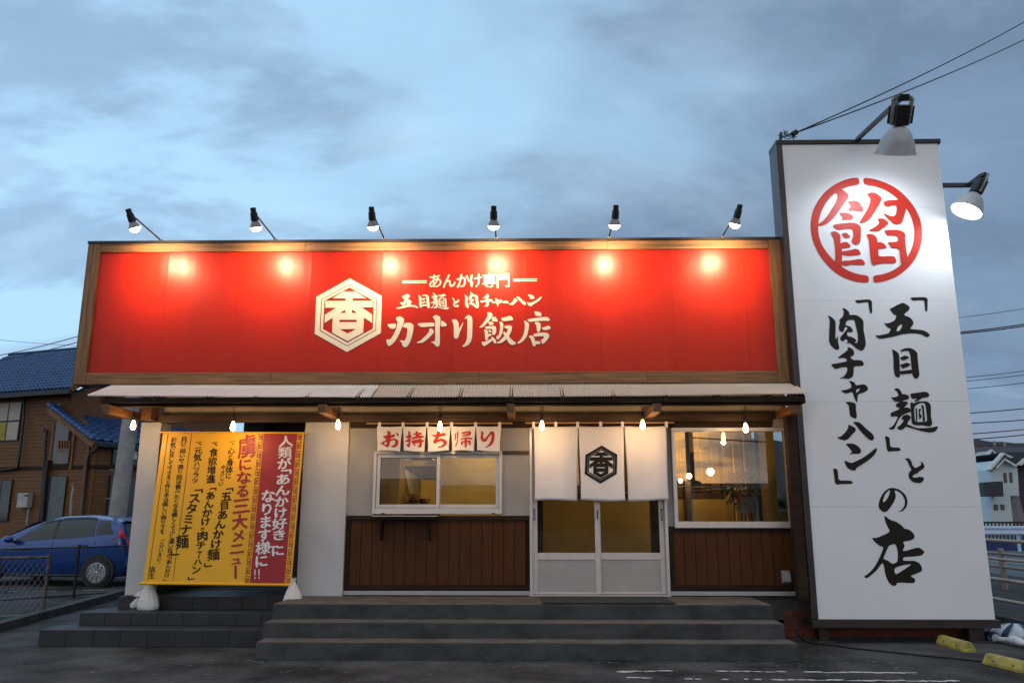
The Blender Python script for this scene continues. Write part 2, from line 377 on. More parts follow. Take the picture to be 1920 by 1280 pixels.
for k in range(230):
    x, y = rn.uniform(-4.5, 3.6), 8.5-abs(rn.gauss(0, .45)); r = rn.uniform(.006, .022)
    if y > 8.44 and -2.8 < x < 2.75: continue
    dm_.add([(x+r*(1+rn.random())*math.cos(j*1.05), y+r*.8*math.sin(j*1.05)*rn.uniform(.6, 1.3), .004+.0002*(k % 7)) for j in range(6)], [tuple(range(6))])
tag(dm_.build('cement_dust', M_dust), 'pale cement dust and grit along the foot of the concrete steps', kind='stuff')
# kerb and verge on the left
kb = MB(); ka = atz(-120, 1216, 0); kbp = atz(225, 1114, 0)
kb.bar(ka+Vector((0,0,.05)), kbp+Vector((.1,.3,.05)), .16, .12)
tag(kb.build('kerb', mat('kerb_concrete', (.06, .06, .058), .85, var=.25, vs=5, bump=.3)), 'low concrete kerb running back from the left edge', kind='structure')
# ================================================================== the restaurant
RX0, RX1 = -2.80, 3.27
rest = thing('restaurant_building', 'single storey restaurant with grey walls, brown boarded dado and white pillars behind the steps', 'building', (0, YW, 0))
body = MB()
Z0, ZC = .47, 3.0
bz = 17.5
def wallseg(x0, x1, z0, z1, mb=body, y0=YW, th=.12): mb.box(x0, x1, y0, y0+th, z0, z1)
# openings: takeaway window, sliding door, picture window
TW = (at(705, 900, YW).x, at(940, 900, YW).x, at(820, 966, YW).z, at(820, 846, YW).z)
DR = (.03, 1.722, Z0, 2.50)
PW = (at(1270, 985, YW).x, 3.262, at(1380, 986, YW).z, at(1380, 804, YW).z)
DADO = at(800, 966, YW).z
for x0, x1, z0, z1 in ((-2.24, TW[0], DADO, 3.0), (TW[0], TW[1], TW[3], 3.0), (TW[1], DR[0], DADO, 3.0), (DR[0], DR[1], DR[3], 3.0), (DR[1], PW[0], PW[2], 3.0), (PW[0], PW[1], PW[3], 3.0)):
    wallseg(x0, x1, z0, z1)
body.box(TW[0], TW[1], YW, YW+.12, DADO-.002, TW[2])
body.box(-2.24, -2.12, YW+.12, bz, Z0, 3.0)
wall_o = body.build('wall', M_wall, rest)
# dado behind boards
for x0, x1, z1 in ((-2.24, DR[0], DADO-.004), (DR[1], 3.27, PW[2]-.004)): MB().box(x0, x1, YW+.02, YW+.12, Z0, z1).build('dado_backing', M_dark, rest)
bw = .1335
bzs = Z0+.13
def boards(x0, x1, ztop):
    n = round((x1-x0)/bw); w = (x1-x0)/n
    me = mesh_of(MB().box(.002, w-.0035, 0, .016, 0, ztop-bzs), 'board', M_board, .0025)
    for i in range(n): piece('board', me, (x0+i*w, YW+.002+random.uniform(0, .0015), bzs), rest)
boards(-2.18, -.02, DADO-.055); boards(DR[1]+.06, 3.26, PW[2]-.055)
for x0, x1, zt, pl, prr in ((-2.235, DR[0]-.002, DADO, .055, .020), (DR[1]+.002, 3.262, PW[2], .058, 0)):
    MB().box(x0, x1, YW-.022, YW+.018, zt-.055, zt-.003).build('dado_rail', M_dark, rest); MB().box(x0, x1, YW-.014, YW+.018, bzs-.055, bzs).build('dado_rail', M_dark, rest)
    MB().box(x0, x0+pl, YW-.012, YW+.018, bzs+.0005, zt-.0555).build('dado_end', M_dark, rest)
    if prr: MB().box(x1-prr, x1, YW-.012, YW+.018, bzs+.0005, zt-.0555).build('dado_end', M_dark, rest)
for x0, x1 in ((-2.235, DR[0]-.002), (DR[1]+.002, 3.262)): MB().box(x0, x1, YW-.035, YW+.02, Z0+.012, Z0+.06).build('base_flashing', M_alup, rest, bevel=.003)
MB().box(TW[1]+.01, DR[0]-.004, YW-.014, YW-.001, at(960, 852, YW).z, at(960, 845, YW).z).build('trim_strip', M_beam, rest)
# pillars
def pillar(x0, x1, y0, y1): MB().box(x0, x1, y0, y1, Z0, 2.58).build('pillar', M_wallw, rest, bevel=.006)
pillar(-4.913, -4.655, 10.05, 10.34); pillar(-2.80, -2.24, 10.0, 10.7)
# porch recess
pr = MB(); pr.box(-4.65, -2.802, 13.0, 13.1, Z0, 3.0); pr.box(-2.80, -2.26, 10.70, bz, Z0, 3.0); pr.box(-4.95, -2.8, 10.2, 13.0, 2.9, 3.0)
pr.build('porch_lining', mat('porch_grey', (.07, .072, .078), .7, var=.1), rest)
pg = MB(); pg.box(-4.30, -3.62, 12.95, 12.998, 1.3, 2.95); pg.build('porch_window', M_dglass, rest)
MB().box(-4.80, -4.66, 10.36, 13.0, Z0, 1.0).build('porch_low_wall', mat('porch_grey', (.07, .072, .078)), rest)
# roof body, header wall
rf = MB(); rf.box(-4.95, 3.27, 10.22, bz, 3.001, 3.12); rf.box(RX0, 3.27, bz, bz+.1, 0, 3.12); rf.box(3.17, 3.27, 12.2, bz, 0, 3.0); rf.build('roof', M_brownm, rest)
hd = MB(); hd.box(-4.66, -2.24, YW, YW+.1, 2.60, 3.0); hd.build('header_panel', M_beige, rest)
hb = MB(); hb.box(-2.24, 3.262, YW-.012, YW-.002, 2.60, 3.0); hb.build('header_panel', M_beige, rest)
bm_ = MB(); bm_.box(-4.66, 3.05, 9.955, YW-.014, at(960, 790, 9.955).z, at(960, 776.5, 9.955).z); bm_.build('wall_beam', M_beam, rest, bevel=.004)
b2 = MB(); b2.box(-2.225, 3.05, YW-.05, YW-.002, 2.50, at(960, 790, 9.955).z-.003); b2.build('lintel', M_dark, rest)
# posts at the right end, under the canopy
MB().box(3.12, 3.235, 9.62, 9.75, .47, 2.69).build('corner_post', M_dark, rest, bevel=.003)
# canopy: rafters, beams, brackets, corrugated sheets
can = thing('canopy', 'lean-to canopy of corrugated sheets on dark timber above the shop front', 'canopy', (0, 9.8, 3.0))
ZFB = at(960, 760, 9.36).z
CB, CF = Vector((0, 9.86, 3.035)), Vector((0, 9.27, 2.815))
fb = MB(); fb.box(-4.99, 3.20, 9.36, 9.45, ZFB, 2.785); fb.build('front_beam', M_dark, can, bevel=.003)
fr = MB(); fr.box(-5.06, 3.235, 9.30, 9.325, 2.725, 2.788); fr.build('fascia_batten', M_dark, can)
rm = mesh_of(MB().bar((0, 0, 0), CF-CB+Vector((0, .035, .0)), .045, .06), 'rafter', M_beam)
x = -5.02
while x < 3.25: piece('rafter', rm, CB+Vector((x, -.02, -.052)), can); x += .605
def bracket(px):
    X = at(px, 770, 9.35).x
    o = MB().box(X-.045, X+.045, 9.17, 9.35, ZFB-.10, ZFB-.002).box(X-.045, X+.045, 9.35, 9.954, ZFB-.10, ZFB-.002).build('bracket_arm', M_brk, can, bevel=.003)
for px in (212, 610, 958, 1228): bracket(px)
MB().box(3.10, 3.22, 9.36, 9.95, ZFB-.10, ZFB-.002).build('bracket_arm', M_brk, can, bevel=.003)
for px in (242,): 
    X = -4.74; MB().box(X-.06, X+.06, 9.8, 10.0, 2.585, 2.98).build('post_stub', M_brk, can)
MB().box(-5.0, 3.25, 9.80, 9.86, 2.94, 3.012).build('ledger', M_dark, can)
MB().box(-4.98, 3.262, 9.862, 10.215, 2.965, 3.048).build('soffit_filler', M_dark, can)
MB().slab([(3.226, 9.28, ZFB+.01), (3.226, 9.70, ZFB+.01), (3.226, 9.70, 2.96), (3.226, 9.28, 2.795)], (.022, 0, 0)).build('end_board', M_dark, can)
# sheets
def corr(x0, x1, m, lift):
    pitch = .0318; nw = max(1, round((x1-x0)/pitch)); nu = nw*6; off = Vector((0, .0, lift))
    d = CF-CB; nrm = Vector((0, -d.z, d.y)).normalized(); nrm = nrm if nrm.z > 0 else -nrm
    mb = MB(); mb.grid(lambda u, v: CB+off+Vector((x0+(x1-x0)*u, 0, 0))+d*v+nrm*(.009*math.cos(u*nw*2*math.pi))-Vector((0, 0, .030*v*(1-((x0+(x1-x0)*u+1)/4.3)**2))), nu, 2)
    n = len(mb.v); fs = list(mb.f); mb.v += [p-nrm*.0016 for p in mb.v]
    mb.f += [tuple(i+n for i in reversed(f)) for f in fs]
    for i in range(nu): mb.f.append((2*(nu+1)+i, 2*(nu+1)+i+1, 2*(nu+1)+i+1+n, 2*(nu+1)+i+n)); mb.f.append((i+1, i, i+n, i+1+n))
    o = mb.build('corrugated_sheet', m, can, smooth=50); return o
XS = at(697, 740, 9.4).x
snap = lambda v: -5.21+round((v+5.21)/.0318)*.0318
edges = [snap(v) for v in (-5.21, -4.42, -3.63, -2.84, -2.2, XS)]
for a, b in zip(edges, edges[1:]): corr(a, b+.0318, M_corw, .0019*(edges.index(a) % 2))
edges = [snap(v) for v in (XS, -1.0, -.25, .5, 1.25, 2.0, 2.75, 3.275)]
for i, (a, b) in enumerate(zip(edges, edges[1:])): tag(corr(a, b+.0318 if b < 3 else b, M_corb, .0019*(i % 2)), 'weathered beige corrugated sheet')
# ================================================================== signboard
sg = thing('shop_signboard', 'long red signboard in a brown timber frame with cream Japanese lettering', 'signboard', (-1.2, 9.9, 3.03))
SX0, SX1, SZ0, SZ1 = -5.712, 3.268, 3.03, 4.92
bk = MB(); bk.box(SX0+.02, SX1-.02, 9.86, 10.2, SZ0+.02, SZ1-.01); bk.build('backing_box', M_blackm, sg)
FL = SX0+.16; FR = SX1-.155; FT = SZ1-.15; FB_ = SZ0+.145
seams = [-5.56, -4.65, -3.72, -2.78, -1.86, -.93, 0.0, .93, 1.86, 2.78, 3.12]
def pan(x0, x1):
    mb = MB(); mb.grid(lambda u, v: (x0+(x1-x0)*u, 9.832+.0022*noise.noise(Vector(((x0+(x1-x0)*u)*4.1, 0, v*.9)))+.0012*noise.noise(Vector(((x0+(x1-x0)*u)*11, 4, v*1.5)))-(.0012 if (u < .001 or u > .999) else 0), FB_+(FT-FB_)*v), 30, 8)
    return mb.build('panel', M_red, sg, smooth=1)
for a, b in zip(seams, seams[1:]): pan(max(a, FL-.01)+.0008, min(b, FR+.01)-.0008)
def fboard(x0, x1, z0, z1, m, y=9.80):
    MB().box(x0, x1, y, 9.859, z0, z1).build('frame_board', m, sg, bevel=.004)
tops = [FL, -3.75, -1.42, .55, 1.42, FR]; 
for a, b in zip([FL, at(573, 462, 9.8).x, at(870, 460, 9.8).x, at(1140, 460, 9.8).x], [at(573, 462, 9.8).x-.002, at(870, 460, 9.8).x-.002, at(1140, 460, 9.8).x-.002, FR]): fboard(a, b, FT, SZ1-.035, M_wood)
for a, b in zip([FL, -3.2, -.6, 1.5], [-3.202, -.602, 1.498, FR]): fboard(a, b, SZ0, FB_, M_wood, 9.797)
fboard(SX0, FL-.002, SZ0, SZ1-.035, M_woodv, 9.795); fboard(FR+.002, SX1, SZ0, SZ1-.035, M_woodv, 9.795)
MB().box(SX0-.012, SX1+.0, 9.785, 10.22, SZ1-.033, SZ1).build('cap_flashing', M_blackm, sg)
sd_ = MB(); sd_.box(SX0-.006, SX0+.018, 9.80, 10.2, SZ0, SZ1-.034); sd_.build('side_cap', M_brownm, sg)
YP = 9.8255
def fsign(px, py, l=0): return at(px, py, YP-l)
HEX = [((605,95),(1088,358),(1072,915),(565,1198),(80,925),(105,370)), ((605,178),(1015,405),(1000,875),(568,1112),(155,882),(180,408))], \
      [((605,190),(1003,408),(990,868),(568,1100),(167,873),(190,412)), ((605,230),(965,432),(953,850),(570,1058),(205,855),(228,432))], \
      [((505,292),(690,290),(850,393),(648,395),(648,432),(952,430),(948,527),(785,530),(942,635),(942,762),(818,682),(808,910),(572,1035),(342,908),(350,687),(228,762),(232,640),(400,535),(240,535),(240,432),(545,432),(545,395),(345,393)),
       ((460,613),(538,565),(538,613)), ((640,562),(718,612),(640,613)), ((452,716),(712,716),(710,750),(450,750)), ((455,856),(700,853),(575,922))]
g_hex = Glyph(580, 510, 8, [list(h) for h in HEX], smooth=False)
tag(g_hex.mesh(fsign).build('hexagon_crest', M_cream, sg), 'cream hexagonal crest with a fragrance character inside')
GL = {}
GL['カ'] = Glyph(715, 575, 10.105, [
 [(110,330),(180,322),(290,315),(265,415),(190,420),(145,390)],
 [(270,225),(300,190),(350,180),(400,200),(437,240),(425,300),(370,440),(310,580),(240,680),(170,735),(130,742),(100,680),(92,610),(165,625),(230,530),(290,400),(305,300),(295,255)],
 [(440,305),(540,298),(600,330),(612,380),(600,480),(570,600),(530,700),(480,760),(430,768),(400,730),(385,680),(340,630),(430,642),(455,630),(485,530),(500,395),(400,392)]])
GL['オ'] = Glyph(715, 575, 10.105, [
 [(678,318),(760,308),(1005,295),(1010,375),(900,375),(780,388),(720,370)],
 [(975,185),(1010,160),(1060,160),(1120,195),(1118,300),(1105,450),(1112,600),(1108,720),(1075,765),(1030,740),(985,690),(930,665),(1000,655),(1020,645),(1022,400),(1015,250),(985,215)],
 [(1135,255),(1200,290),(1245,340),(1225,370),(1120,375)],
 [(905,415),(940,410),(980,430),(1000,475),(950,540),(870,620),(790,680),(700,690),(662,675),(740,640),(840,550),(910,465)]])
GL['リ'] = Glyph(715, 575, 10.105, [
 [(1330,245),(1400,232),(1440,260),(1468,310),(1470,420),(1500,370),(1560,270),(1530,380),(1480,490),(1455,590),(1415,610),(1375,590),(1370,480),(1372,360),(1350,290)],
 [(1580,240),(1590,190),(1650,152),(1700,175),(1728,220),(1725,400),(1722,560),(1700,660),(1640,730),(1560,762),(1525,750),(1590,690),(1625,600),(1630,400),(1630,215),(1600,225)]])
GL['飯'] = Glyph(890, 575, 12.8, [
 [(292,140),(350,125),(410,155),(435,200),(400,270),(300,390),(210,480),(150,502),(98,495),(180,430),(260,310),(320,200)],
 [(398,260),(450,240),(510,250),(555,330),(550,360),(480,355),(400,350),(425,315)],
 [(318,365),(380,355),(430,370),(460,405),(440,435),(335,443),(345,410)],
 [(240,480),(340,465),(450,455),(505,475),(520,520),(515,620),(490,670),(445,678),(410,655),(430,590),(420,530),(340,530),(270,535)],
 [(218,555),(260,538),(310,560),(320,600),(318,655),(370,640),(410,670),(385,700),(325,715),(320,780),(280,810),(255,790),(248,700),(240,600)],
 [(318,565),(360,550),(412,590),(395,615),(345,610)],
 [(380,720),(440,725),(500,790),(525,840),(515,875),(480,885),(450,850),(435,800),(340,880),(225,948),(185,920),(165,860),(180,830),(220,840),(320,800),(420,760)],
 [(625,265),(720,255),(830,218),(880,225),(925,290),(915,325),(840,330),(700,348),(655,325)],
 [(600,350),(650,360),(690,400),(685,520),(660,640),(610,740),(560,790),(530,775),(518,730),(530,690),(560,710),(590,640),(610,520),(610,430),(597,390)],
 [(700,460),(780,448),(860,445),(898,480),(890,560),(835,690),(740,800),(640,870),(540,880),(522,865),(620,800),(740,670),(795,560),(790,525),(730,520)],
 [(700,590),(750,620),(830,720),(900,800),(990,860),(985,890),(930,918),(870,910),(810,860),(750,740),(690,650),(680,620)]])
GL['店'] = Glyph(890, 575, 12.8, [
 [(1432,105),(1500,115),(1570,130),(1608,180),(1595,225),(1540,222),(1445,212),(1460,180),(1435,150)],
 [(1265,300),(1400,280),(1560,250),(1720,242),(1780,270),(1808,315),(1790,340),(1600,335),(1420,350),(1320,365),(1285,340)],
 [(1180,345),(1205,332),(1270,370),(1305,410),(1300,520),(1260,690),(1190,800),(1100,870),(1030,885),(1025,865),(1120,770),(1180,640),(1205,500),(1205,410)],
 [(1430,375),(1500,360),(1560,380),(1588,420),(1580,540),(1550,610),(1510,605),(1490,560),(1485,450)],
 [(1608,500),(1700,480),(1750,448),(1800,470),(1830,500),(1800,540),(1700,562),(1630,550)],
 [(1395,660),(1500,630),(1650,615),(1750,630),(1798,690),(1780,740),(1700,840),(1640,895),(1610,870),(1605,820),(1575,785),(1630,790),(1670,720),(1650,705),(1540,705),(1440,722)],
 [(1292,700),(1350,690),(1410,700),(1435,760),(1450,828),(1550,820),(1588,860),(1570,890),(1470,900),(1460,940),(1430,955),(1395,930),(1370,850),(1340,760)]])
for k in 'カオリ飯店': GL[k].mesh(fsign).build('character', M_cream, sg)
# pylon lettering (traced)
B_ = (1630, 550, 9.143); C_ = (1650, 710, 7.53); D_ = (1560, 840, 4.414); E_ = (1540, 550, 8.0); F_ = (1550, 700, 5.818)
PY = {}
PY['open'] = Glyph(*B_, [[(702,68),(800,66),(950,62),(990,80),(1003,105),(998,160),(998,280),(985,305),(970,310),(958,295),(950,220),(942,115),(850,115),(745,125),(722,100)]])
PY['五'] = Glyph(*B_, [[[(350,265),(370,255),(420,230),(500,185),(580,155),(640,190),(690,225),(690,260),(675,290),(620,330),(592,372),(650,385),(720,430),(755,480),(755,530),(720,570),(700,610),(800,615),(920,630),(990,660),(1040,705),(1035,725),(1010,745),(975,748),(900,705),(830,688),(700,683),(560,700),(400,745),(230,775),(160,775),(125,750),(100,705),(140,722),(200,710),(325,685),(335,670),(360,640),(368,605),(330,590),(290,560),(258,510),(258,500),(310,515),(380,490),(440,460),(465,385),(450,370),(415,360),(380,310)],
 [(500,555),(565,520),(560,570),(535,620),(510,640),(465,650),(475,600)]]])
PY['目'] = Glyph(*B_, [[(385,952),(450,980),(500,1025),(512,1060),(520,1180),(525,1310),(530,1370),(520,1440),(490,1440),(440,1420),(415,1300),(412,1100),(400,1010)],
 [(525,980),(590,945),(650,930),(720,938),(780,970),(828,1025),(825,1080),(845,1260),(860,1380),(850,1430),(800,1468),(760,1440),(735,1380),(720,1240),(705,1080),(690,1005),(650,980),(600,985),(550,998)],
 [(515,1100),(560,1085),(600,1062),(660,1075),(685,1095),(640,1130),(560,1150),(545,1120)], [(520,1220),(580,1205),(635,1180),(715,1210),(690,1240),(620,1270),(565,1290),(545,1250)], [(520,1330),(600,1320),(740,1300),(745,1370),(640,1375),(530,1390)]])
PY['麺'] = Glyph(*C_, [[(203,135),(250,130),(295,165),(310,215),(360,215),(410,240),(415,265),(390,290),(330,305),(320,318),(380,318),(398,340),(375,370),(340,400),(350,405),(400,402),(435,430),(435,465),(390,478),(345,498),(310,515),(270,560),(230,640),(210,690),(190,712),(150,715),(118,690),(160,683),(200,640),(240,570),(255,530),(190,528),(160,540),(145,500),(160,475),(220,450),(270,430),(278,410),(240,400),(222,375),(230,350),(265,335),(270,320),(215,325),(180,290),(152,255),(200,260),(250,245),(262,220),(240,180),(210,155)],
 [(330,515),(380,500),(425,520),(440,545),(400,600),(380,650),(360,680),(320,715),(275,722),(235,690),(260,670),(300,640),(330,600),(335,570),(300,575),(310,545)],
 [(370,640),(420,650),(500,690),(620,695),(740,685),(812,665),(820,690),(780,740),(720,758),(620,745),(500,710),(420,690),(350,665)],
 [(425,208),(520,195),(640,178),(680,195),(698,225),(690,250),(650,262),(590,270),(540,310),(470,320),(500,300),(530,275),(450,280),(435,245)],
 [[(430,320),(470,345),(540,315),(600,318),(650,312),(720,355),(718,520),(738,610),(735,640),(705,675),(600,652),(500,655),(458,635),(445,600),(440,480),(430,400)], [(482,395),(540,350),(600,335),(642,350),(655,470),(672,600),(600,605),(495,610),(485,500)]],
 [(500,405),(520,410),(528,500),(525,605),(508,605),(505,500)], [(575,365),(620,375),(625,470),(640,600),(605,605),(600,470),(590,390)], [(540,430),(580,415),(575,450),(560,480),(590,520),(585,545),(550,575),(555,540),(545,500),(550,460)]])
PY['close'] = Glyph(*C_, [[(68,810),(100,805),(135,830),(140,900),(148,965),(270,968),(292,990),(285,1015),(160,1020),(130,1030),(105,1010),(92,970),(85,880)]])
PY['と'] = Glyph(*D_, [[(600,85),(635,80),(658,105),(665,140),(690,165),(720,148),(735,140),(740,125),(728,108),(755,120),(767,150),(760,165),(715,195),(712,207),(690,210),(665,230),(670,240),(700,242),(725,233),(762,242),(760,262),(740,285),(710,288),(670,280),(640,250),(632,220),(640,195),(660,180),(640,145),(625,105)]])
PY['の'] = Glyph(*D_, [[[(385,460),(400,410),(430,360),(470,330),(510,325),(560,340),(610,385),(628,440),(615,490),(580,522),(535,524),(570,515),(600,480),(605,430),(580,380),(550,355),(515,345),(530,390),(520,430),(480,495),(450,525),(425,528),(390,500)], [(420,430),(440,380),(470,345),(483,350),(470,395),(445,435),(425,448)]]])
PY['店'] = Glyph(*D_, [[[(432,560),(440,558),(480,590),(540,610),(580,640),(600,665),(640,670),(680,710),(683,740),(660,760),(585,772),(600,800),(600,815),(582,850),(620,845),(710,818),(740,830),(768,857),(745,885),(680,895),(590,898),(585,930),(680,928),(720,945),(745,980),(745,1015),(700,1035),(645,1055),(690,1080),(685,1110),(660,1115),(540,1108),(530,1135),(500,1137),(465,1105),(440,1040),(430,965),(415,945),(370,1010),(310,1060),(285,1075),(262,1060),(310,1030),(360,970),(400,890),(430,815),(390,805),(350,770),(330,738),(370,742),(485,690),(460,650),(440,600)],
 [(480,800),(525,788),(545,850),(545,910),(540,940),(500,957),(460,925),(422,915),(445,860),(465,815)], [(512,990),(590,965),(665,955),(600,1000),(525,1048)]]])
PY['肉'] = Glyph(*E_, [[(88,325),(150,350),(200,395),(217,440),(213,560),(212,690),(235,660),(248,635),(252,740),(270,800),(268,830),(240,847),(200,835),(140,780),(113,710),(118,560),(128,390)],
 [[(312,222),(330,215),(380,240),(420,280),(422,325),(480,318),(540,328),(600,370),(632,410),(635,480),(635,560),(655,650),(668,750),(660,800),(620,860),(580,852),(520,820),(450,755),(410,740),(360,765),(405,720),(365,675),(340,710),(315,718),(285,695),(283,655),(320,615),(355,570),(395,525),(390,505),(350,505),(340,560),(312,582),(270,555),(260,510),(275,440),(285,410),(255,425),(280,385),(325,345),(340,270)],
  [(370,430),(400,400),(495,393),(512,470),(545,600),(550,700),(535,745),(490,738),(530,715),(520,690),(450,645),(390,640),(385,575),(450,585),(480,565),(450,510),(410,485),(360,475)]]])
PY['チ'] = Glyph(*E_, [[(392,805),(420,805),(470,830),(495,880),(490,920),(470,938),(430,945),(475,1000),(570,995),(620,1015),(640,1050),(630,1080),(590,1088),(485,1092),(485,1200),(472,1248),(410,1285),(355,1271),(259,1276),(330,1250),(380,1190),(395,1100),(300,1108),(220,1135),(180,1110),(143,1060),(200,1052),(300,1035),(388,1015),(380,985),(350,965),(235,970),(300,920),(400,845)]])
PY['open2'] = Glyph(*E_, [[(502,103),(600,95),(710,86),(745,100),(762,130),(760,180),(765,280),(750,303),(735,300),(722,260),(710,180),(703,128),(620,138),(540,150),(520,130)]])
PY['ャ'] = Glyph(*F_, [[[(240,80),(270,80),(308,100),(318,130),(400,115),(430,125),(453,160),(445,185),(400,210),(340,225),(335,310),(325,312),(300,260),(283,200),(240,210),(210,220),(175,205),(152,182),(200,180),(270,155),(270,130),(255,95)], [(320,175),(368,158),(350,190),(325,215)]]])
PY['ー'] = Glyph(*F_, [[(200,310),(260,308),(320,325),(318,380),(330,460),(325,488),(310,492),(255,465),(248,400),(243,345)]])
PY['ハ'] = Glyph(*F_, [[(228,558),(260,562),(310,590),(320,615),(310,635),(285,655),(240,710),(195,730),(150,718),(108,695),(160,685),(215,625),(240,585)], [(283,525),(340,525),(380,548),(440,610),(490,645),(515,680),(518,710),(500,728),(480,728),(450,710),(380,640),(330,575)]])
PY['ン'] = Glyph(*F_, [[(205,770),(230,762),(285,762),(330,780),(370,820),(378,850),(355,877),(290,872),(240,882),(280,855),(250,810)], [(192,950),(210,950),(245,968),(275,975),(330,950),(400,915),(470,865),(548,800),(548,840),(520,890),(450,950),(370,1000),(320,1032),(318,1055),(290,1058),(240,1040),(210,1005)]])
PY['close2'] = Glyph(*F_, [[(70,1040),(90,1030),(120,1050),(125,1110),(130,1165),(265,1165),(290,1188),(275,1203),(150,1203),(115,1212),(90,1195),(85,1130)]])
EMB = Glyph(1510, 325, 6.096, [
 [(612,48),(520,55),(420,85),(320,135),(220,215),(140,320),(85,430),(60,560),(62,660),(85,770),(130,875),(195,985),(280,1080),(370,1155),(480,1210),(600,1243),(728,1252),(724,1168),(620,1155),(520,1125),(430,1075),(330,1000),(250,910),(190,820),(155,720),(145,620),(155,530),(185,430),(240,330),(310,250),(410,185),(500,150),(620,132)],
 [(660,48),(780,62),(900,98),(1010,150),(1110,225),(1195,315),(1265,415),(1315,530),(1338,650),(1333,770),(1300,890),(1245,1000),(1160,1095),(1060,1170),(960,1215),(860,1243),(780,1252),(772,1168),(880,1155),(980,1120),(1070,1065),(1150,985),(1205,890),(1238,790),(1248,690),(1240,600),(1210,500),(1155,400),(1085,320),(1000,245),(900,185),(790,147),(668,132)],
 [(390,170),(450,200),(490,240),(498,265),(470,310),(420,380),(350,480),(290,545),(225,590),(150,608),(130,590),(200,545),(250,490),(300,410),(345,340),(368,280),(365,245),(340,215),(345,185)],
 [(478,325),(540,310),(590,312),(630,345),(662,410),(662,430),(640,437),(560,428),(485,428),(500,405),(520,382),(505,350)],
 [(385,452),(450,447),(500,455),(545,485),(545,510),(530,530),(470,530),(415,538),(430,510),(405,480)],
 [(310,590),(390,575),(500,562),(570,565),(620,590),(638,625),(635,720),(628,790),(600,815),(560,815),(530,785),(530,760),(550,720),(545,660),(530,632),(460,635),(390,648),(340,635)],
 [(285,680),(320,660),(360,668),(400,700),(405,760),(400,800),(440,785),(480,785),(520,825),(510,850),(460,855),(420,855),(420,900),(420,1000),(415,1085),(335,1025),(345,950),(340,850),(330,760),(310,710)],
 [(408,690),(470,675),(515,720),(510,735),(450,742),(440,720)],
 [(415,890),(500,880),(560,862),(600,865),(635,905),(632,930),(560,935),(490,942),(415,925)],
 [(415,1000),(520,995),(610,978),(650,980),(685,1020),(680,1045),(620,1045),(520,1040),(470,1055),(415,1045)],
 [(700,235),(750,218),(800,220),(860,265),(876,290),(850,350),(800,430),(740,520),(690,558),(640,570),(622,560),(640,520),(700,430),(740,340),(745,290),(725,260)],
 [(888,325),(960,305),(1060,303),(1090,280),(1160,330),(1155,400),(1135,470),(1110,550),(1080,580),(1040,583),(1000,570),(940,510),(880,448),(960,485),(1010,492),(1035,470),(1045,400),(1035,365),(990,365),(950,382),(905,370)],
 [(820,520),(880,512),(920,530),(955,570),(920,600),(860,645),(830,662),(715,655),(780,625),(840,580),(845,545)],
 [(692,702),(740,688),(790,705),(820,740),(825,790),(870,787),(900,800),(930,840),(928,855),(830,858),(835,900),(838,948),(920,948),(1010,945),(1030,965),(1045,1005),(1020,1027),(900,1022),(820,1035),(790,1053),(760,1030),(745,960),(735,850),(730,770),(715,725)],
 [(902,650),(960,645),(1060,645),(1120,665),(1148,700),(1140,740),(1150,850),(1165,940),(1175,985),(1100,1045),(1085,970),(1075,850),(985,852),(960,810),(942,785),(1000,785),(1060,778),(1060,730),(1045,710),(990,705),(940,712),(920,680)]])
# second and first line of the signboard
ln2 = MB()
for k, b in (('五', (743,551,784,579)), ('目', (784.5,552,806,578)), ('麺', (807,549,842,580)), ('と', (847,558,861,576)), ('肉', (871,547,898,578)), ('チ', (900,551,924,575)), ('ャ', (922,559,942,575)), ('ハ', (954,556,986,572)), ('ン', (988,552,1015.5,574))):
    PY[k].mesh(fsign, b, ln2)
Glyph(865, 500, 12, [[(925,785),(945,768),(1030,768),(1055,780),(1070,810),(1060,826),(1020,822),(950,824),(932,808)]]).mesh(fsign, mb=ln2)
ln2.build('lettering', M_cream, sg)
ln1 = MB()
for ch, cx, w in (('あ', 816, 25), ('ん', 842, 24), ('か', 868, 24), ('け', 892, 23), ('専', 917.5, 25), ('門', 943.5, 25)): put_char(ln1, ch, cx, 526.5-(cx-880)*.008, w, 27, fsign, .026, skew=.08)
for x0, x1 in ((754, 800), (962, 1007)):
    yb = 528 if x0 < 900 else 524.5
    for dyy in (-2.0, 1.2): MB().add([fsign(x0, yb+dyy), fsign(x1, yb+dyy-.3), fsign(x1, yb+dyy+1.4), fsign(x0, yb+dyy+1.7)], [(0,1,2,3)]).build('rule_line', M_cream, sg)
ln1.build('lettering', M_cream, sg)
# ================================================================== pylon sign
py = thing('pylon_sign', 'tall white roadside sign with red round emblem and black brush lettering', 'pylon sign', (4.3, 9.8, 0))
PX0, PX1, PZ0, PZ1, PYF, PYB = 3.255, 5.375, .175, 6.19, 9.655, 9.955
zj = [.262, at(1500, 868, 9.65).z, at(1500, 683, 9.65).z, 6.128]
for i, (a, b) in enumerate(((.262, 1.52), (1.52, 2.77), (2.77, 4.03), (4.03, 5.25), (5.25, 6.128))): MB().box(3.333, 5.337, PYF+.0005*(i % 2), PYF+.02, a+.0009, b-.0009).build('panel', M_panel, py)
f = MB(); f.box(PX0+.002, PX1-.04, PYF+.021, PYB, PZ0+.02, PZ1-.03); f.build('casing', M_brownm, py)
f = MB(); f.box(PX0, 3.330, PYF-.012, PYF+.06, PZ0+.09, PZ1-.06); f.build('frame_side', M_brownm, py, bevel=.003)
f = MB(); f.box(PX0, PX1, PYF-.016, PYB+.01, PZ1-.058, PZ1); f.build('frame_top', M_blackm, py, bevel=.003)
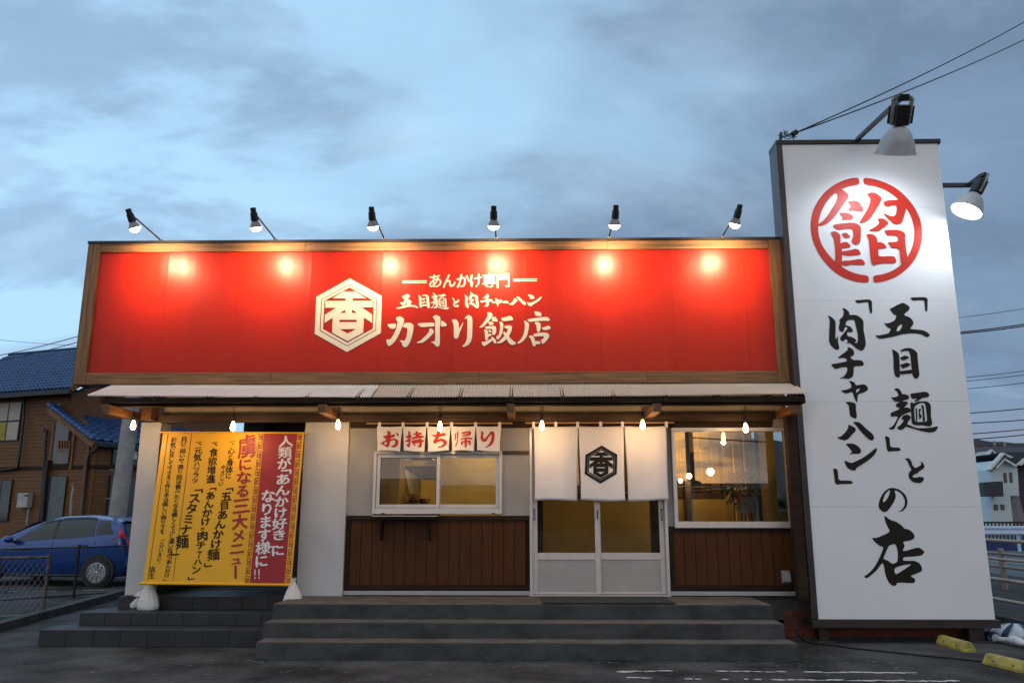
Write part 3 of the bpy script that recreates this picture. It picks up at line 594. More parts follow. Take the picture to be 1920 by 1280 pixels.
f = MB(); f.box(PX0, PX1+.01, PYF-.016, PYB+.01, PZ0-.005, PZ0+.083); f.build('frame_bottom', M_brownm, py, bevel=.003)
for xl, w in ((3.42, .11), (5.165, .17)): MB().box(xl-w/2, xl+w/2, 9.76, 9.9, .018, PZ0-.006).build('leg', M_brownm, py); MB().box(xl-w/2-.05, xl+w/2+.07, 9.72, 9.95, .001, .016).build('base_plate', mat('kerb_concrete', (.06, .06, .058)), py)
def fpy(px, pyy, l=0): return at(px, pyy, PYF-.003-l)
tag(EMB.mesh(fpy).build('round_emblem', M_redc, py), 'red bean-paste character in a split red ring')
for k, g in PY.items(): g.mesh(fpy).build('character', M_blk, py)
# service wire fixing on the pylon's corner
tw = MB()
rn = random.Random(4)
for i in range(9):
    a = at(1462+rn.uniform(-6, 26), 254+rn.uniform(-8, 6), 9.75); b = at(1470+rn.uniform(-6, 26), 250+rn.uniform(-8, 10), 9.7); c_ = (a+b)/2+Vector((0, 0, rn.uniform(-.05, .04)))
    tw.tube([a, c_, b], .006, 5)
tw.tube([at(1463, 266, 9.7), at(1464, 250, 9.72)], .02, 8); tw.tube([at(1486, 252, 9.7), at(1494, 247, 9.7)], .035, 8)
tw.build('cable_clamp', M_rub, py)
# ================================================================== steps
cs = thing('concrete_steps', 'three dark concrete steps up to the sliding door', 'steps', (0, 8.5, 0))
def step(name, x0, x1, y0, y1, z0, z1, parent):
    nx = 60
    def jit(p, s): return s*noise.noise(Vector(p)*2.7)
    o = MB().box(x0, x1, y0, y1, z0, z1).build(name, M_conc, parent)
    bm = bmesh.new(); bm.from_mesh(o.data); bmesh.ops.bisect_plane  # noqa
    bmesh.ops.subdivide_edges(bm, edges=[e for e in bm.edges if abs((e.verts[0].co-e.verts[1].co).x) > 1], cuts=nx, use_grid_fill=True)
    bmesh.ops.bevel(bm, geom=[e for e in bm.edges if len(e.link_faces) == 2 and e.calc_face_angle(0) > 1], offset=.008, segments=2, affect='EDGES')
    for v in bm.verts: v.co.z += .003*noise.noise(Vector((v.co.x*3, v.co.y*5, v.co.z*9))); v.co.y += .004*noise.noise(Vector((v.co.x*2.3, 7, v.co.z*4)))
    bm.to_mesh(o.data); bm.free(); o.data.materials.append(M_tread)
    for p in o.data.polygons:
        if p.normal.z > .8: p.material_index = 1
    return o
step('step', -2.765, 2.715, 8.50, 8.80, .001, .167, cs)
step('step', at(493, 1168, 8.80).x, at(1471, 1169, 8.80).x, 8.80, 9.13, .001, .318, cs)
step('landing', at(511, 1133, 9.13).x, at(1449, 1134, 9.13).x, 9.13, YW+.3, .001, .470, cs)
fnd = thing('foundation_wall', 'grey concrete foundation below the picture window beside the steps', 'foundation', (2.9, YW, 0))
MB().box(2.0, 3.35, YW+.06, YW+.3, .20, .466).build('plinth', mat('foundation_concrete', (.10, .10, .10), .85, var=.2, vs=3, bump=.2), fnd)
ts = thing('tiled_steps', 'three charcoal tiled steps in front of the porch with the banner', 'steps', (-4, 9.3, 0))
TL = [(-5.44, 9.25, 9.63, .0, .180), (at(148, 1160, 9.63).x, 9.63, 10.02, .180, .318), (at(221, 1130, 10.02).x, 10.02, 12.9, .318, .462)]
for i, (x0, y0, y1, z0, z1) in enumerate(TL):
    xr = -2.25 if i < 2 else -2.25
    MB().box(x0+.009, xr, y0+.009, y1+.3 if i < 2 else y1, .001 if i == 0 else z0-.1, z1-.009).build('step_core', M_grout, ts)
    P = .305; n = int((xr-x0)/P)+1
    rme = mesh_of(MB().box(.003, P-.003, 0, .008, .003, z1-z0-.010), 'tile', M_tile, .0015)
    for k in range(n):
        X = x0+k*P
        if X+P > xr: break
        piece('tile', rme, (X, y0+random.uniform(0, .0012), z0+.003), ts)
    rows = 1 if i < 2 else 2
    dp = (y1-y0+.004) if i < 2 else .4
    tme = mesh_of(MB().box(.003, P-.003, .001, dp-.005, -.008, 0), 'tile', M_tile, .0015)
    for r in range(rows):
        for k in range(n):
            X = x0+k*P
            if X+P > xr: break
            piece('tile', tme, (X, y0+r*dp, z1+random.uniform(-.0006, .0006)), ts)
    # return side tiles on the left
    sme = mesh_of(MB().box(0, .008, .004, dp-.004, .003, z1-z0-.010), 'tile', M_tile, .0015)
    piece('tile', sme, (x0+.001, y0+.004, z0+.003), ts)
# door mat
mt = MB(); a = [atz(1016, 1131, .478), atz(1269, 1131.5, .478), atz(1246, 1118, .478), atz(1010, 1118, .478)]
y0, y1 = a[0].y, a[2].y; x0, x1 = a[0].x, a[1].x
mo = thing('door_mat', 'dark grey entrance mat with black rubber edge in front of the sliding door', 'mat', ((x0+x1)/2, y0, .474))
MB().box(x0, x1, y0, y1, .474, .479).build('rubber_edge', M_rub, mo)
MB().grid(lambda u, v: (x0+.03+(x1-x0-.06)*u, y0+.03+(y1-y0-.06)*v, .485+.003*noise.noise(Vector((u*60, v*30, 0)))), 90, 24).build('pile', M_mat, mo)
# ================================================================== sliding door
dr = thing('sliding_door', 'white aluminium sliding door with two glazed leaves behind the white curtain', 'door', ((DR[0]+DR[1])/2, YW, Z0))
fz = .485
f = MB(); f.box(DR[0], DR[0]+.035, YW-.03, YW+.09, fz, DR[3]-.04); f.build('jamb', M_alu, dr, bevel=.003)
MB().box(DR[1]-.035, DR[1], YW-.03, YW+.09, fz, DR[3]-.04).build('jamb', M_alu, dr, bevel=.003)
MB().box(DR[0], DR[1], YW-.03, YW+.09, DR[3]-.038, DR[3]).build('head', M_alu, dr, bevel=.003)
MB().box(DR[0]-.01, DR[1]+.01, YW-.045, YW+.09, Z0+.003, fz-.002).build('threshold', M_alu, dr, bevel=.003)
def zpx(py, px=1060, Y=YW): return at(px, py, Y).z
za, zb, zc, zd = zpx(1036), zpx(1049), zpx(1095), zpx(1110)
def leaf(x0, x1, y, lab, hx):
    lf = MB(); st = .058
    for a, b, c, d in ((x0, x0+st, fz+.006, DR[3]-.045), (x1-st, x1, fz+.006, DR[3]-.045)): lf.box(a, b, y, y+.035, c, d)
    for c, d in ((fz+.006, zd), (zb, za), (DR[3]-.10, DR[3]-.046)): lf.box(x0+st, x1-st, y+.001, y+.034, c, d)
    o = lf.build('leaf', M_alu, dr, bevel=.0025)
    MB().box(x0+st, x1-st, y+.012, y+.018, zd, zb).build('kick_panel', M_alup, o)
    MB().box(x0+st, x1-st, y+.014, y+.019, za, DR[3]-.10).build('glass', G_win, o)
    h = MB(); h.box(hx-.012, hx+.012, y-.002, y+.002, zpx(975), zpx(953)); h.build('handle', M_blackm, o)
    h = MB(); h.box(hx-.0075, hx+.0075, y-.0035, y-.0021, zpx(973), zpx(955)); h.build('handle_inset', M_grey, o)
    return o
xm = at(1120, 1000, YW).x
leaf(DR[0]+.037, xm+.03, YW+.008, 'left', DR[0]+.058); leaf(xm-.012, DR[1]-.037, YW+.046, 'right', DR[1]-.062)
MB().box(xm+.0, xm+.014, YW+.004, YW+.008, zpx(973), zpx(955)).build('lock', M_blackm, dr)
# ================================================================== takeaway window
tw_ = thing('takeaway_window', 'silver framed sliding serving window above the small counter', 'window', (TW[0], YW, TW[2]))
def frame(x0, x1, z0, z1, w, y0, y1, name, m, parent, wb=None):
    o = MB(); wb = wb or w
    o.box(x0, x0+w, y0, y1, z0, z1); o.box(x1-w, x1, y0, y1, z0, z1); o.box(x0+w, x1-w, y0+.0005, y1, z1-w, z1-.0004); o.box(x0+w, x1-w, y0+.0005, y1, z0+.0004, z0+wb)
    return o.build(name, m, parent, bevel=.0025)
frame(TW[0]-.03, TW[1]+.01, TW[2]+.02, TW[3], .035, YW-.035, YW+.10, 'frame', M_alu, tw_, .07)
xc = at(822, 900, YW).x
s1 = frame(TW[0]+.012, xc+.018, TW[2]+.095, TW[3]-.038, .04, YW-.018, YW+.018, 'sash', M_alu, tw_)
MB().box(TW[0]+.052, xc-.022, YW-.001, YW+.004, TW[2]+.135, TW[3]-.078).build('glass', G_win, s1)
s2 = frame(xc-.018, TW[1]-.03, TW[2]+.095, TW[3]-.038, .04, YW+.024, YW+.06, 'sash', M_alu, tw_)
MB().box(xc+.022, TW[1]-.07, YW+.04, YW+.045, TW[2]+.135, TW[3]-.078).build('glass', G_win, s2)
frame(TW[0]+.05, xc-.02, TW[2]+.133, TW[3]-.076, .012, YW+.019, YW+.03, 'gasket', M_rub, s1)
cl_ = at(827, 905, YW+.02); MB().box(cl_.x-.012, cl_.x+.025, YW+.0185, YW+.0238, cl_.z-.035, cl_.z+.03).build('catch', M_grey, tw_)
for px in (718, 925): q = at(px, 962, YW-.035); MB().box(q.x-.022, q.x+.022, YW-.040, YW-.0352, q.z-.006, q.z+.006).build('drain_cap', M_blackm, tw_)
ct = thing('serving_counter', 'narrow counter shelf on two wooden brackets under the serving window', 'shelf', (TW[0]+.3, YW, DADO))
c0, c1 = at(697, 967, YW-.2).x, at(819, 967, YW-.2).x; cz = at(760, 966.5, YW-.2).z
MB().box(c0, c1, YW-.20, YW-.037, cz-.008, cz).build('top_plate', M_alu, ct, bevel=.002)
MB().box(c0+.06, c1-.03, YW-.17, YW-.024, cz-.045, cz-.0085).build('rail', M_dark, ct)
for px in (714, 805):
    X = at(px, 985, YW-.1).x; MB().slab([(X-.014, YW-.024, cz-.30), (X-.014, YW-.024, cz-.046), (X-.014, YW-.16, cz-.046), (X-.014, YW-.15, cz-.07), (X-.014, YW-.055, cz-.28)], (.028, 0, 0)).build('bracket', M_dark, ct)
# ================================================================== picture window
pw = thing('picture_window', 'wide fixed window with silver frame to the right of the door', 'window', (2.4, YW, PW[2]))
frame(PW[0]-.035, PW[1]+.0, PW[2]-.02, PW[3]+.015, .045, YW-.04, YW+.08, 'frame', M_alu, pw, .075)
MB().box(PW[0]+.012, PW[1]-.05, YW+.01, YW+.016, PW[2]+.057, PW[3]-.032).build('glass', G_big, pw)
ob = thing('outlet_box', 'small grey outdoor socket box on the brown boards below the picture window', 'socket box', (at(1473, 1080, YW).x, YW-.03, at(1473, 1080, YW).z))
q = ORG[ob.name]; MB().slab([(q.x-.045, YW-.002, q.z-.07), (q.x-.045, YW-.002, q.z+.06), (q.x-.045, YW-.045, q.z+.045), (q.x-.045, YW-.07, q.z-.055)], (.09, 0, 0)).build('cover', M_grey, ob, bevel=.004)
MB().box(q.x-.05, q.x+.05, YW-.014, YW-.001, q.z-.08, q.z+.07).build('base', M_grey, ob, bevel=.003)
# ================================================================== cloth: two noren curtains
def noren(name, label, px0, px1, ytop, ybot, splits, tabs, pole, Y, group, seed, wave=.012, flare=0):
    X0, X1 = at(px0, ytop, Y).x, at(px1, ytop, Y).x; zt = at((px0+px1)/2, ytop, Y).z; zb_ = at((px0+px1)/2, ybot, Y).z; zp = at(px0, pole[2], Y).z
    t = thing(name, label, 'curtain', ((X0+X1)/2, Y, zp), group)
    MB().tube([(at(pole[0], pole[2], Y).x, Y, zp), (at(pole[1], pole[2], Y).x, Y, zp)], .011, 10).build('pole', M_pole, t, smooth=60)
    rn = random.Random(seed); ph = [rn.uniform(0, 6) for _ in range(8)]
    def w(x, z):
        d = (zt-z)
        return Y-.014-wave*(.35+d*1.2)*(.6*math.sin(x*9+ph[0])+.4*math.sin(x*17+ph[1]+d*2))-.02*d
    for i, (a, b) in enumerate(splits):
        xa, xb = at(a, ytop, Y).x, at(b, ytop, Y).x
        def fn(u, v, xa=xa, xb=xb, i=i):
            x = xa+(xb-xa)*u; z = zt+(zb_-zt)*v; pinch = .022*v*math.sin(v*2.5)*(1-2*u)
            x += pinch+flare*v*(x-(X0+X1)/2)
            z += .008*v*math.sin(u*math.pi*1.3+i*2)-.006*(1-v)*math.sin(u*math.pi)
            e = wave*.75*v*(abs(2*u-1)**5)*(1 if (i+seed) % 2 else -1)
            return (x, w(x, z)-e, z)
        o = MB().grid(fn, 26, 26).build('panel', M_cloth, t, smooth=1)
        o.modifiers.new('hem', 'SOLIDIFY').thickness = .0025
    for a in tabs:
        x = at(a, ytop, Y).x; m = MB(); tw2 = .018
        m.tube([(x, Y-.013, zp-.001), (x, Y-.013, zp+.001)], .001, 3) if 0 else None
        m.grid(lambda u, v: (x+(u-.5)*2*tw2, Y-.0145-.001*math.sin(v*3), zp+.014+(zt-zp-.035)*v), 2, 4)
        m.grid(lambda u, v: (x+(u-.5)*2*tw2, Y-.0145+.029*v, zp+.014), 2, 1)
        m.build('loop', M_cloth, t)
    return t, w
n1, w1 = noren('takeaway_curtain', 'short white shop curtain of five panels with red Japanese letters over the serving window', 707.5, 939.5, 799, 845.5,
    [(707.5, 754.5), (756, 799.5), (801.5, 845), (846, 892), (893, 939.5)], (712, 756, 801, 847, 892, 937), (687, 961, 793.5), 9.93, 'white shop curtains under the canopy', 3, .009)
n2, w2 = noren('entrance_curtain', 'long white shop curtain of three panels with black hexagonal crest over the door', 1001, 1248.5, 799, 938,
    [(1001, 1083.5), (1085, 1168.5), (1170.5, 1248.5)], (1000.5, 1042, 1083, 1126, 1167, 1249), (985, 1264, 792.5), 9.93, 'white shop curtains under the canopy', 6, .026, .012)
def onw(wf, Y=9.93):
    def fn(px, py, l=0):
        p = at(px, py, Y); p = at(px, py, wf(p.x, p.z)); return at(px, py, wf(p.x, p.z)-.006-l)
    return fn
T_ = (700, 790, 7.837)
TK = {'お': [[[(200,145),(215,133),(245,150),(258,175),(250,205),(300,185),(315,190),(310,225),(250,245),(258,262),(300,245),(345,258),(372,290),(370,325),(345,362),(300,385),(258,360),(262,350),(300,345),(325,310),(318,280),(290,270),(240,295),(240,335),(225,370),(200,378),(160,350),(110,325),(115,305),(150,290),(190,270),(185,255),(175,250),(140,215),(150,207),(195,205),(212,180)], [(150,320),(195,290),(200,330),(185,338)]], [(325,165),(345,163),(378,185),(372,205),(350,212),(345,190)]],
 '持': [[(512,140),(530,135),(545,165),(543,200),(570,205),(560,225),(543,232),(543,250),(560,262),(543,280),(545,330),(530,375),(515,382),(490,340),(485,325),(515,330),(518,290),(490,305),(470,280),(515,260),(515,240),(490,240),(470,215),(515,205)], [(620,145),(640,135),(658,155),(655,170),(690,160),(722,175),(700,190),(660,200),(720,205),(752,218),(740,232),(600,255),(575,262),(555,240),(600,222),(620,215),(620,195),(590,190),(585,175),(620,172)],
   [(570,270),(640,262),(680,250),(690,235),(705,255),(700,265),(745,272),(750,285),(715,300),(715,350),(700,375),(680,385),(640,355),(675,350),(680,310),(600,320),(625,340),(612,362),(580,325),(555,290)]],
 'ち': [[(930,150),(960,140),(985,160),(975,185),(1030,165),(1068,180),(1060,205),(965,222),(940,265),(1000,245),(1055,262),(1085,300),(1075,340),(1020,375),(960,385),(930,370),(990,360),(1030,325),(1025,295),(985,285),(930,310),(905,328),(880,310),(878,285),(905,250),(915,222),(885,220),(855,190),(920,195),(935,180)]],
 '帰': [[(1195,170),(1212,175),(1215,215),(1210,275),(1195,270),(1200,220)], [(1230,140),(1250,150),(1248,220),(1240,290),(1225,345),(1205,367),(1200,355),(1225,310),(1232,240),(1228,180)],
   [(1290,160),(1400,135),(1438,150),(1428,205),(1300,230),(1295,215),(1403,193),(1405,187),(1302,203),(1300,190),(1406,168),(1407,163),(1298,180)], [(1280,245),(1420,225),(1460,250),(1445,270),(1430,255),(1300,262),(1285,275)],
   [(1285,290),(1340,280),(1340,260),(1370,260),(1372,275),(1425,272),(1430,290),(1425,345),(1400,345),(1400,295),(1372,300),(1370,360),(1352,383),(1340,370),(1342,302),(1310,305),(1312,340),(1290,345)]],
 'り': [[(1578,140),(1600,145),(1625,165),(1610,210),(1620,260),(1650,240),(1700,180),(1720,145),(1755,140),(1780,155),(1782,230),(1765,310),(1720,360),(1650,383),(1640,380),(1700,335),(1735,260),(1740,180),(1700,220),(1650,295),(1630,300),(1595,285),(1570,240),(1585,180)]]}
for k, s in TK.items(): Glyph(*T_, s).mesh(onw(w1)).build('character', M_redt, n1)
# black hexagon crest: same artwork as on the signboard, finely divided to follow the cloth
def fcrest(u, v, l=0): return onw(w2)(u, v, l)
gm = MB(); bx = (1096.2, 834.7, 1157.5, 906)
tmp = g_hex.mesh(lambda x, y, l: Vector((x, y, l)), bx)
bm = bmesh.new()
vs = [bm.verts.new(v) for v in tmp.v]
for fc in tmp.f:
    try: bm.faces.new([vs[i] for i in fc])
    except ValueError: pass
for _ in range(3): bmesh.ops.subdivide_edges(bm, edges=[e for e in bm.edges if e.calc_length() > 3], cuts=1); bmesh.ops.triangulate(bm, faces=bm.faces)
bm.verts.index_update(); gm.add([fcrest(v.co.x, v.co.y, v.co.z) for v in bm.verts], [tuple(v.index for v in f_.verts) for f_ in bm.faces]); bm.free()
gm.build('hexagon_crest', M_blk, n2)
# ================================================================== yellow and crimson banner
q0, q1, q2, q3 = at(306, 810, 9.93), at(570, 812, 9.93), at(546, 1095, 9.74), at(267.5, 1092, 9.74)
bn = (q1-q0).cross(q3-q0).normalized(); bn = bn if bn.y < 0 else -bn
ba = thing('menu_banner', 'large yellow and crimson hanging banner covered in Japanese brush writing between the porch pillars', 'banner', (q0+q1)/2)
def fban(px, pyy, l=0): return hit(px, pyy, q0+bn*(.004+l), bn)
def cpx(x, y): return (220+x/2.909, 720+y/2.909)
def fc2(x, y, l=0): return fban(*cpx(x, y), l)          # crop coordinates of the banner study
def ripple(u, v): return bn*(.003*math.sin(u*23)*v*(1-v)*2)
def quadpanel(a, b, c, d, m, name, lab=None):     # crop quads
    o = MB().grid(lambda u, v: hit(*cpx((a[0]+(b[0]-a[0])*u)*(1-v)+(d[0]+(c[0]-d[0])*u)*v, (a[1]+(b[1]-a[1])*u)*(1-v)+(d[1]+(c[1]-d[1])*u)*v), q0, bn), 12, 20).build(name, m, ba)
    return o
quadpanel((250, 262), (772, 262), (690, 1090), (138, 1085), M_yel, 'cloth')
quadpanel((772, 262), (800, 262), (722, 1090), (690, 1090), M_yel, 'border_strip'); quadpanel((800, 262), (982, 262), (912, 1092), (722, 1090), M_mar, 'cloth'); quadpanel((982, 262), (1020, 262), (948, 1092), (912, 1092), M_yel, 'border_strip')
MB().tube([hit(300, 810, q0, bn), hit(573, 811.5, q0, bn)], .013, 8).build('top_rod', M_yel, ba, smooth=60)
MB().tube([hit(262, 1093, q0, bn), hit(550, 1096, q0, bn)], .016, 8).build('bottom_rod', M_yel, ba, smooth=60)
hk = MB()
for px in (303, 571): p = hit(px, 811, q0, bn); hk.tube([p, p+Vector((0, .03, .12)), p+Vector((0, .05, .20))], .004, 5)
hk.build('hanging_cord', M_rub, ba)
def meander(xt, xb, w):
    mb = MB(); n = 17
    def L_(u, v):  # u 0..1 across, v crop y
        xx = xt+(xb-xt)*(v-262)/828; return (xx+(u-.5)*w, v)
    H = 828/n
    def seg(u0, v0, u1, v1, y0):
        a = L_(min(u0, u1), y0+min(v0, v1)*H); b = L_(max(u0, u1), y0+min(v0, v1)*H); c = L_(max(u0, u1), y0+max(v0, v1)*H); d = L_(min(u0, u1), y0+max(v0, v1)*H)
        k = .0003*(len(mb.f) % 9); mb.add([fc2(*a, k), fc2(*b, k), fc2(*c, k), fc2(*d, k)], [(0,1,2,3)])
    t = .16
    for i in range(n):
        y0 = 262+i*H; fl = i % 2
        S = [(0, .06, 1, .06+t*.5), (0, .06, t, .82), (0, .76, .72, .84), (.72-t, .34, .72, .84), (.36, .34, .72, .42), (.36, .34, .36+t, .62), (1-t, .06, 1, 1)]
        for a, b, c, d in S:
            if fl: a, c = 1-c, 1-a
            seg(a, b, c, d, y0)
    o = mb.build('meander_border', M_mdr, ba); return tag(o, kind='stuff')
meander(785, 705, 22); meander(996, 928, 22)
def column(txt, x0, y0, x1, y1, size, m, bold=.03, sizes=None, skew=.12, squeeze=.92):
    mb = MB(); ws = [sizes.get(c, 1) if sizes else 1 for c in txt]; tot = sum(ws); acc = 0
    for i, c in enumerate(txt):
        t = (acc+ws[i]/2)/tot; acc += ws[i]; cx, cy = x0+(x1-x0)*t, y0+(y1-y0)*t; unit = (y1-y0)/tot; f_ = 1 if c in '「」、。' else ws[i]; h = unit*.98*f_
        put_char(mb, c, cx+random.uniform(-1, 1), cy, size*min(1.12, f_**.6)*random.uniform(.93, 1.04), h, fc2, bold, True, skew, .0006*(i % 2))
    return mb.build('lettering', m, ba)
small = {'と': .7, 'に': .75, '、': .45, 'は': .8, 'く': .8, 'て': .85, 'し': .8, 'の': .8, '「': .45, '」': .45, 'ャ': .6, 'ー': .7, 'ュ': .8, '一': .7, '!': 1}
column('人類が「あんかけ好き」に', 922, 282, 872, 938, 74, M_wht, .055, {'「': .4, '」': .4})
column('なります様に', 826, 575, 782, 1000, 72, M_wht, .055)
for dx_ in (-10, 12): mb = MB(); put_char(mb, '！', 772+dx_, 1036, 40, 62, fc2, .03, False, 0, 0); mb.build('exclamation_mark', M_wht, ba)
column('虜になる三大メニュー', 712, 275, 638, 1062, 84, M_mar, .055, {'虜': 1.5, 'に': .8, 'な': .85, 'る': .85, '三': 1.05, '大': .95, 'メ': .8, 'ニ': .85, 'ュ': .6, 'ー': .9})
column('とりこ', 757, 322, 752, 390, 20, M_mar, .02)
column('一、心と身体に', 628, 300, 604, 515, 38, M_blk, .035, small)
column('やさしい', 582, 440, 562, 556, 26, M_blk, .02)
column('「五目あんかけ麺」', 606, 562, 512, 985, 56, M_blk, .045, {'「': .45, '」': .45, '目': .85, '麺': 1.2})
column('一、食欲増進', 532, 305, 506, 540, 44, M_blk, .035, {'一': .6, '、': .3})
column('「あんかけ×肉チャーハン」', 516, 562, 420, 1058, 52, M_blk, .045, {'「': .45, '」': .5, 'ャ': .55, 'ー': .5, '×': .6, '肉': 1.15, 'ハ': .8})
column('一、元気ハツラツ', 447, 305, 422, 540, 42, M_blk, .035, {'一': .6, '、': .3, 'ハ': .7, 'ツ': .75, 'ラ': .8})
column('「スタミナ麺」', 436, 570, 336, 920, 62, M_blk, .045, {'「': .4, '」': .4, '麺': 1.35, '三': .8})
column('月に一回いや、週に一回は食べたくなる優しくて少し濃い目の「あんかけ」', 366, 285, 268, 1064, 30, M_blk, .028, {'月': 1.4, '、': .4, '「': .4, '」': .4, 'し': .9, 'に': .8, '一': .5, '食': 1.2, '濃': 1.1})
column('お気に召して下さると作り手は嬉しい限りです。', 308, 288, 240, 822, 28, M_blk, .026, {'お': 1.2, '気': 1.3, '。': .4})
column('ごひいきに、', 246, 845, 222, 990, 24, M_blk, .02)
column('店主', 194, 992, 184, 1060, 30, M_blk, .03)
lm = MB()
for x0, x1, y0 in ((405, 303, 268), (277, 165, 268)): lm.add([fc2(x0-1, y0), fc2(x0+1.2, y0), fc2(x1+1.2, 1068), fc2(x1-1, 1068)], [(0,1,2,3)])
lm.build('ruled_line', M_blk, ba)
# sand bags tied to the banner's lower corners
def sandbag(loc, label, h, r, lean, seed, squash=.8):
    t = thing('sandbag', label, 'sandbag', loc, "white sandbags weighing down the banner")
    prof = [(.0, 0), (.80, .0), (.98, .05), (1.0, .16), (.95, .3), (.80, .48), (.60, .64), (.36, .80), (.16, .90), (.13, .93), (.20, .97), (.26, 1.0), (.2, 1.01)]
    rn = random.Random(seed); ph = rn.uniform(0, 6)
    def fold(an, i):
        z = prof[i][1]; return (.02+.16*max(0, z-.25))*math.sin(an*11+ph)+.05*math.sin(an*3+ph)*(1-z)+(.03 if z < .1 else 0)*math.sin(an*4)
    mb = MB().lathe([(a*r, b*h) for a, b in prof], (0, 0, 0), (0, 0, 1), 44, fold); org = Vector(loc)
    mb.v = [org+Vector((v.x+lean*v.z, v.y*squash, v.z)) for v in mb.v]
    mb.build('sack', M_bag, t, smooth=1)
    c = org+Vector((lean*h*.915, 0, h*.915)); k = MB(); k.tube([c+Vector((.155*r*math.cos(a), .155*r*squash*math.sin(a), .004*math.sin(3*a))) for a in [i*math.pi/6 for i in range(13)]], .006, 6)
    k.tube([c+Vector((.02, -.03, 0)), c+Vector((.045, -.05, -.03)), c+Vector((.03, -.05, -.07))], .004, 5); k.tube([c+Vector((-.01, -.03, 0)), c+Vector((-.04, -.045, -.02)), c+Vector((-.035, -.05, -.06))], .004, 5)
    k.build('tie_string', M_cloth, t)
    return t
b1 = atz(251, 1141, .318); b2 = atz(268, 1144, .318)
sandbag((b1.x-.035, b1.y+.10, .318), 'white sandbag leaning at the left banner corner, the one further left', .33, .115, .42, 2)
sandbag((b2.x+.05, b2.y+.03, .318), 'white sandbag at the left banner corner, upright one nearest the camera', .34, .125, -.05, 5)
b3 = at(541, 1126, 9.62)
sandbag((b3.x+.01, 9.75, .318), 'white sandbag at the right banner corner half hidden by the concrete steps', .37, .12, -.0, 8)
# ================================================================== bare bulbs on cords
wb = emis('warm_filament', (1, .62, .25), 75)
M_sock = mat('black_socket', (.02, .018, .018), .35, var=.05)
def festoon(px, pyy, i, Y=9.52):
    p = at(px, pyy, Y)
    names = ['hanging at the left end in front of the tall roof', 'hanging in front of the middle of the yellow banner', 'hanging above the white pillar beside the boards', 'hanging over the middle of the short red-lettered curtain', 'hanging over the left panel of the long door curtain', 'hanging over the right panel of the long door curtain', 'hanging in front of the picture window']
    t = thing('hanging_bulb', 'lit bare bulb '+names[i], 'light bulb', p, 'bare bulbs hanging under the canopy')
    prof = [(.001, -.075), (.018, -.068), (.028, -.05), (.031, -.032), (.027, -.008), (.019, .015), (.013, .03), (.012, .04)]
    MB().lathe(prof, p, (0, 0, 1), 18).build('bulb', emis('lit_bulb', (1, .62, .24), 22), t, smooth=1)
    so = MB().lathe([(.014, .04), (.017, .045), (.017, .07), (.021, .075), (.019, .11), (.008, .125)], p, (0, 0, 1), 14).build('socket', M_sock, t, smooth=40)
    ztop = 2.74; c = MB(); top = Vector((p.x, p.y-.04, ztop))
    c.tube([p+Vector((0, 0, .12)), (p+top)/2+Vector((.004, 0, .05)), top], .0045, 6)
    if i >= 3:
        cc = Vector((p.x+.005, p.y-.02, p.z+.19)); c.tube([cc+Vector((.022*math.cos(a), .01*math.sin(2*a), .03*math.sin(a))) for a in [k*math.pi/5 for k in range(11)]], .004, 5)
    c.build('cord', M_rub, t)
    lamp('bulb_light', 'POINT', p+Vector((0, -.02, -.095)), 8.0, (1, .58, .26), t, .03)
for i, (px, pyy) in enumerate(((250, 794), (437, 796), (634, 793), (825, 796), (1016, 795), (1205, 793), (1398, 799))): festoon(px, pyy, i)
# ================================================================== spot lamps over the signboard
def sign_lamp():
    t = thing('sign_spotlight', 'x', 'spotlight', (0, 0, 0), 'black spotlights leaning out over the signboard')
    head = Vector((0, -.80, .13))
    MB().box(-.04, .04, -.05, .03, 0, .012).bar((0, 0, 0), (0, -.01, .04), .04).build('mount', M_blackm, t)
    MB().tube([(0, -.01, .035), head+Vector((0, .03, -.02))], .010, 8).build('arm', M_blackm, t, smooth=50)
    ax = Vector((0, .42, -.91)).normalized()
    MB().lathe([(.02, -.03), (.034, -.025), (.034, .03), (.042, .036), (.046, .13), (.038, .135)], head, ax, 20).build('socket', M_blackm, t, smooth=40)
    fin = MB().lathe([(.034, .136), (.044, .15), (.062, .195), (.068, .21)], head, ax, 36, lambda an, i: .07*(1 if int(an/(2*math.pi)*36+.5) % 2 else -1)).build('heat_sink', M_grey, t)
    MB().lathe([(.066, .210), (.064, .225), (.052, .245), (.030, .258), (.005, .264)], head, ax, 24).build('lens', emis('white_led_lens', (1, .86, .62), 26), t, smooth=1)
    lamp('led_light', 'SPOT', head+ax*.285, 150, (1, .66, .36), t, .09, Vector((0, .90, -.30)), 128, 1.0)
    return t
sl = sign_lamp()
posns = [(303, 'first from the left, nearest the blue roofed house', -.02), (517, 'second from the left above bare red panel', -.03), (720.7, 'third from the left above the hexagonal crest', -.02), (930, 'fourth from the left above the small top line of letters', .0), (1141.7, 'fifth from the left above bare red panel', .0), (1353.3, 'rightmost, nearest the pylon sign', .0)]
for i, (px, d, rz) in enumerate(posns):
    o = sl if i == 0 else copy_tree(sl)
    o.location = (at(px, 448, 9.87).x, 9.87, SZ1+.001); o.rotation_euler = (0, (-.26, -.07, -.03, .02, .06, .24)[i], rz); o['label'] = 'sign spotlight, '+d
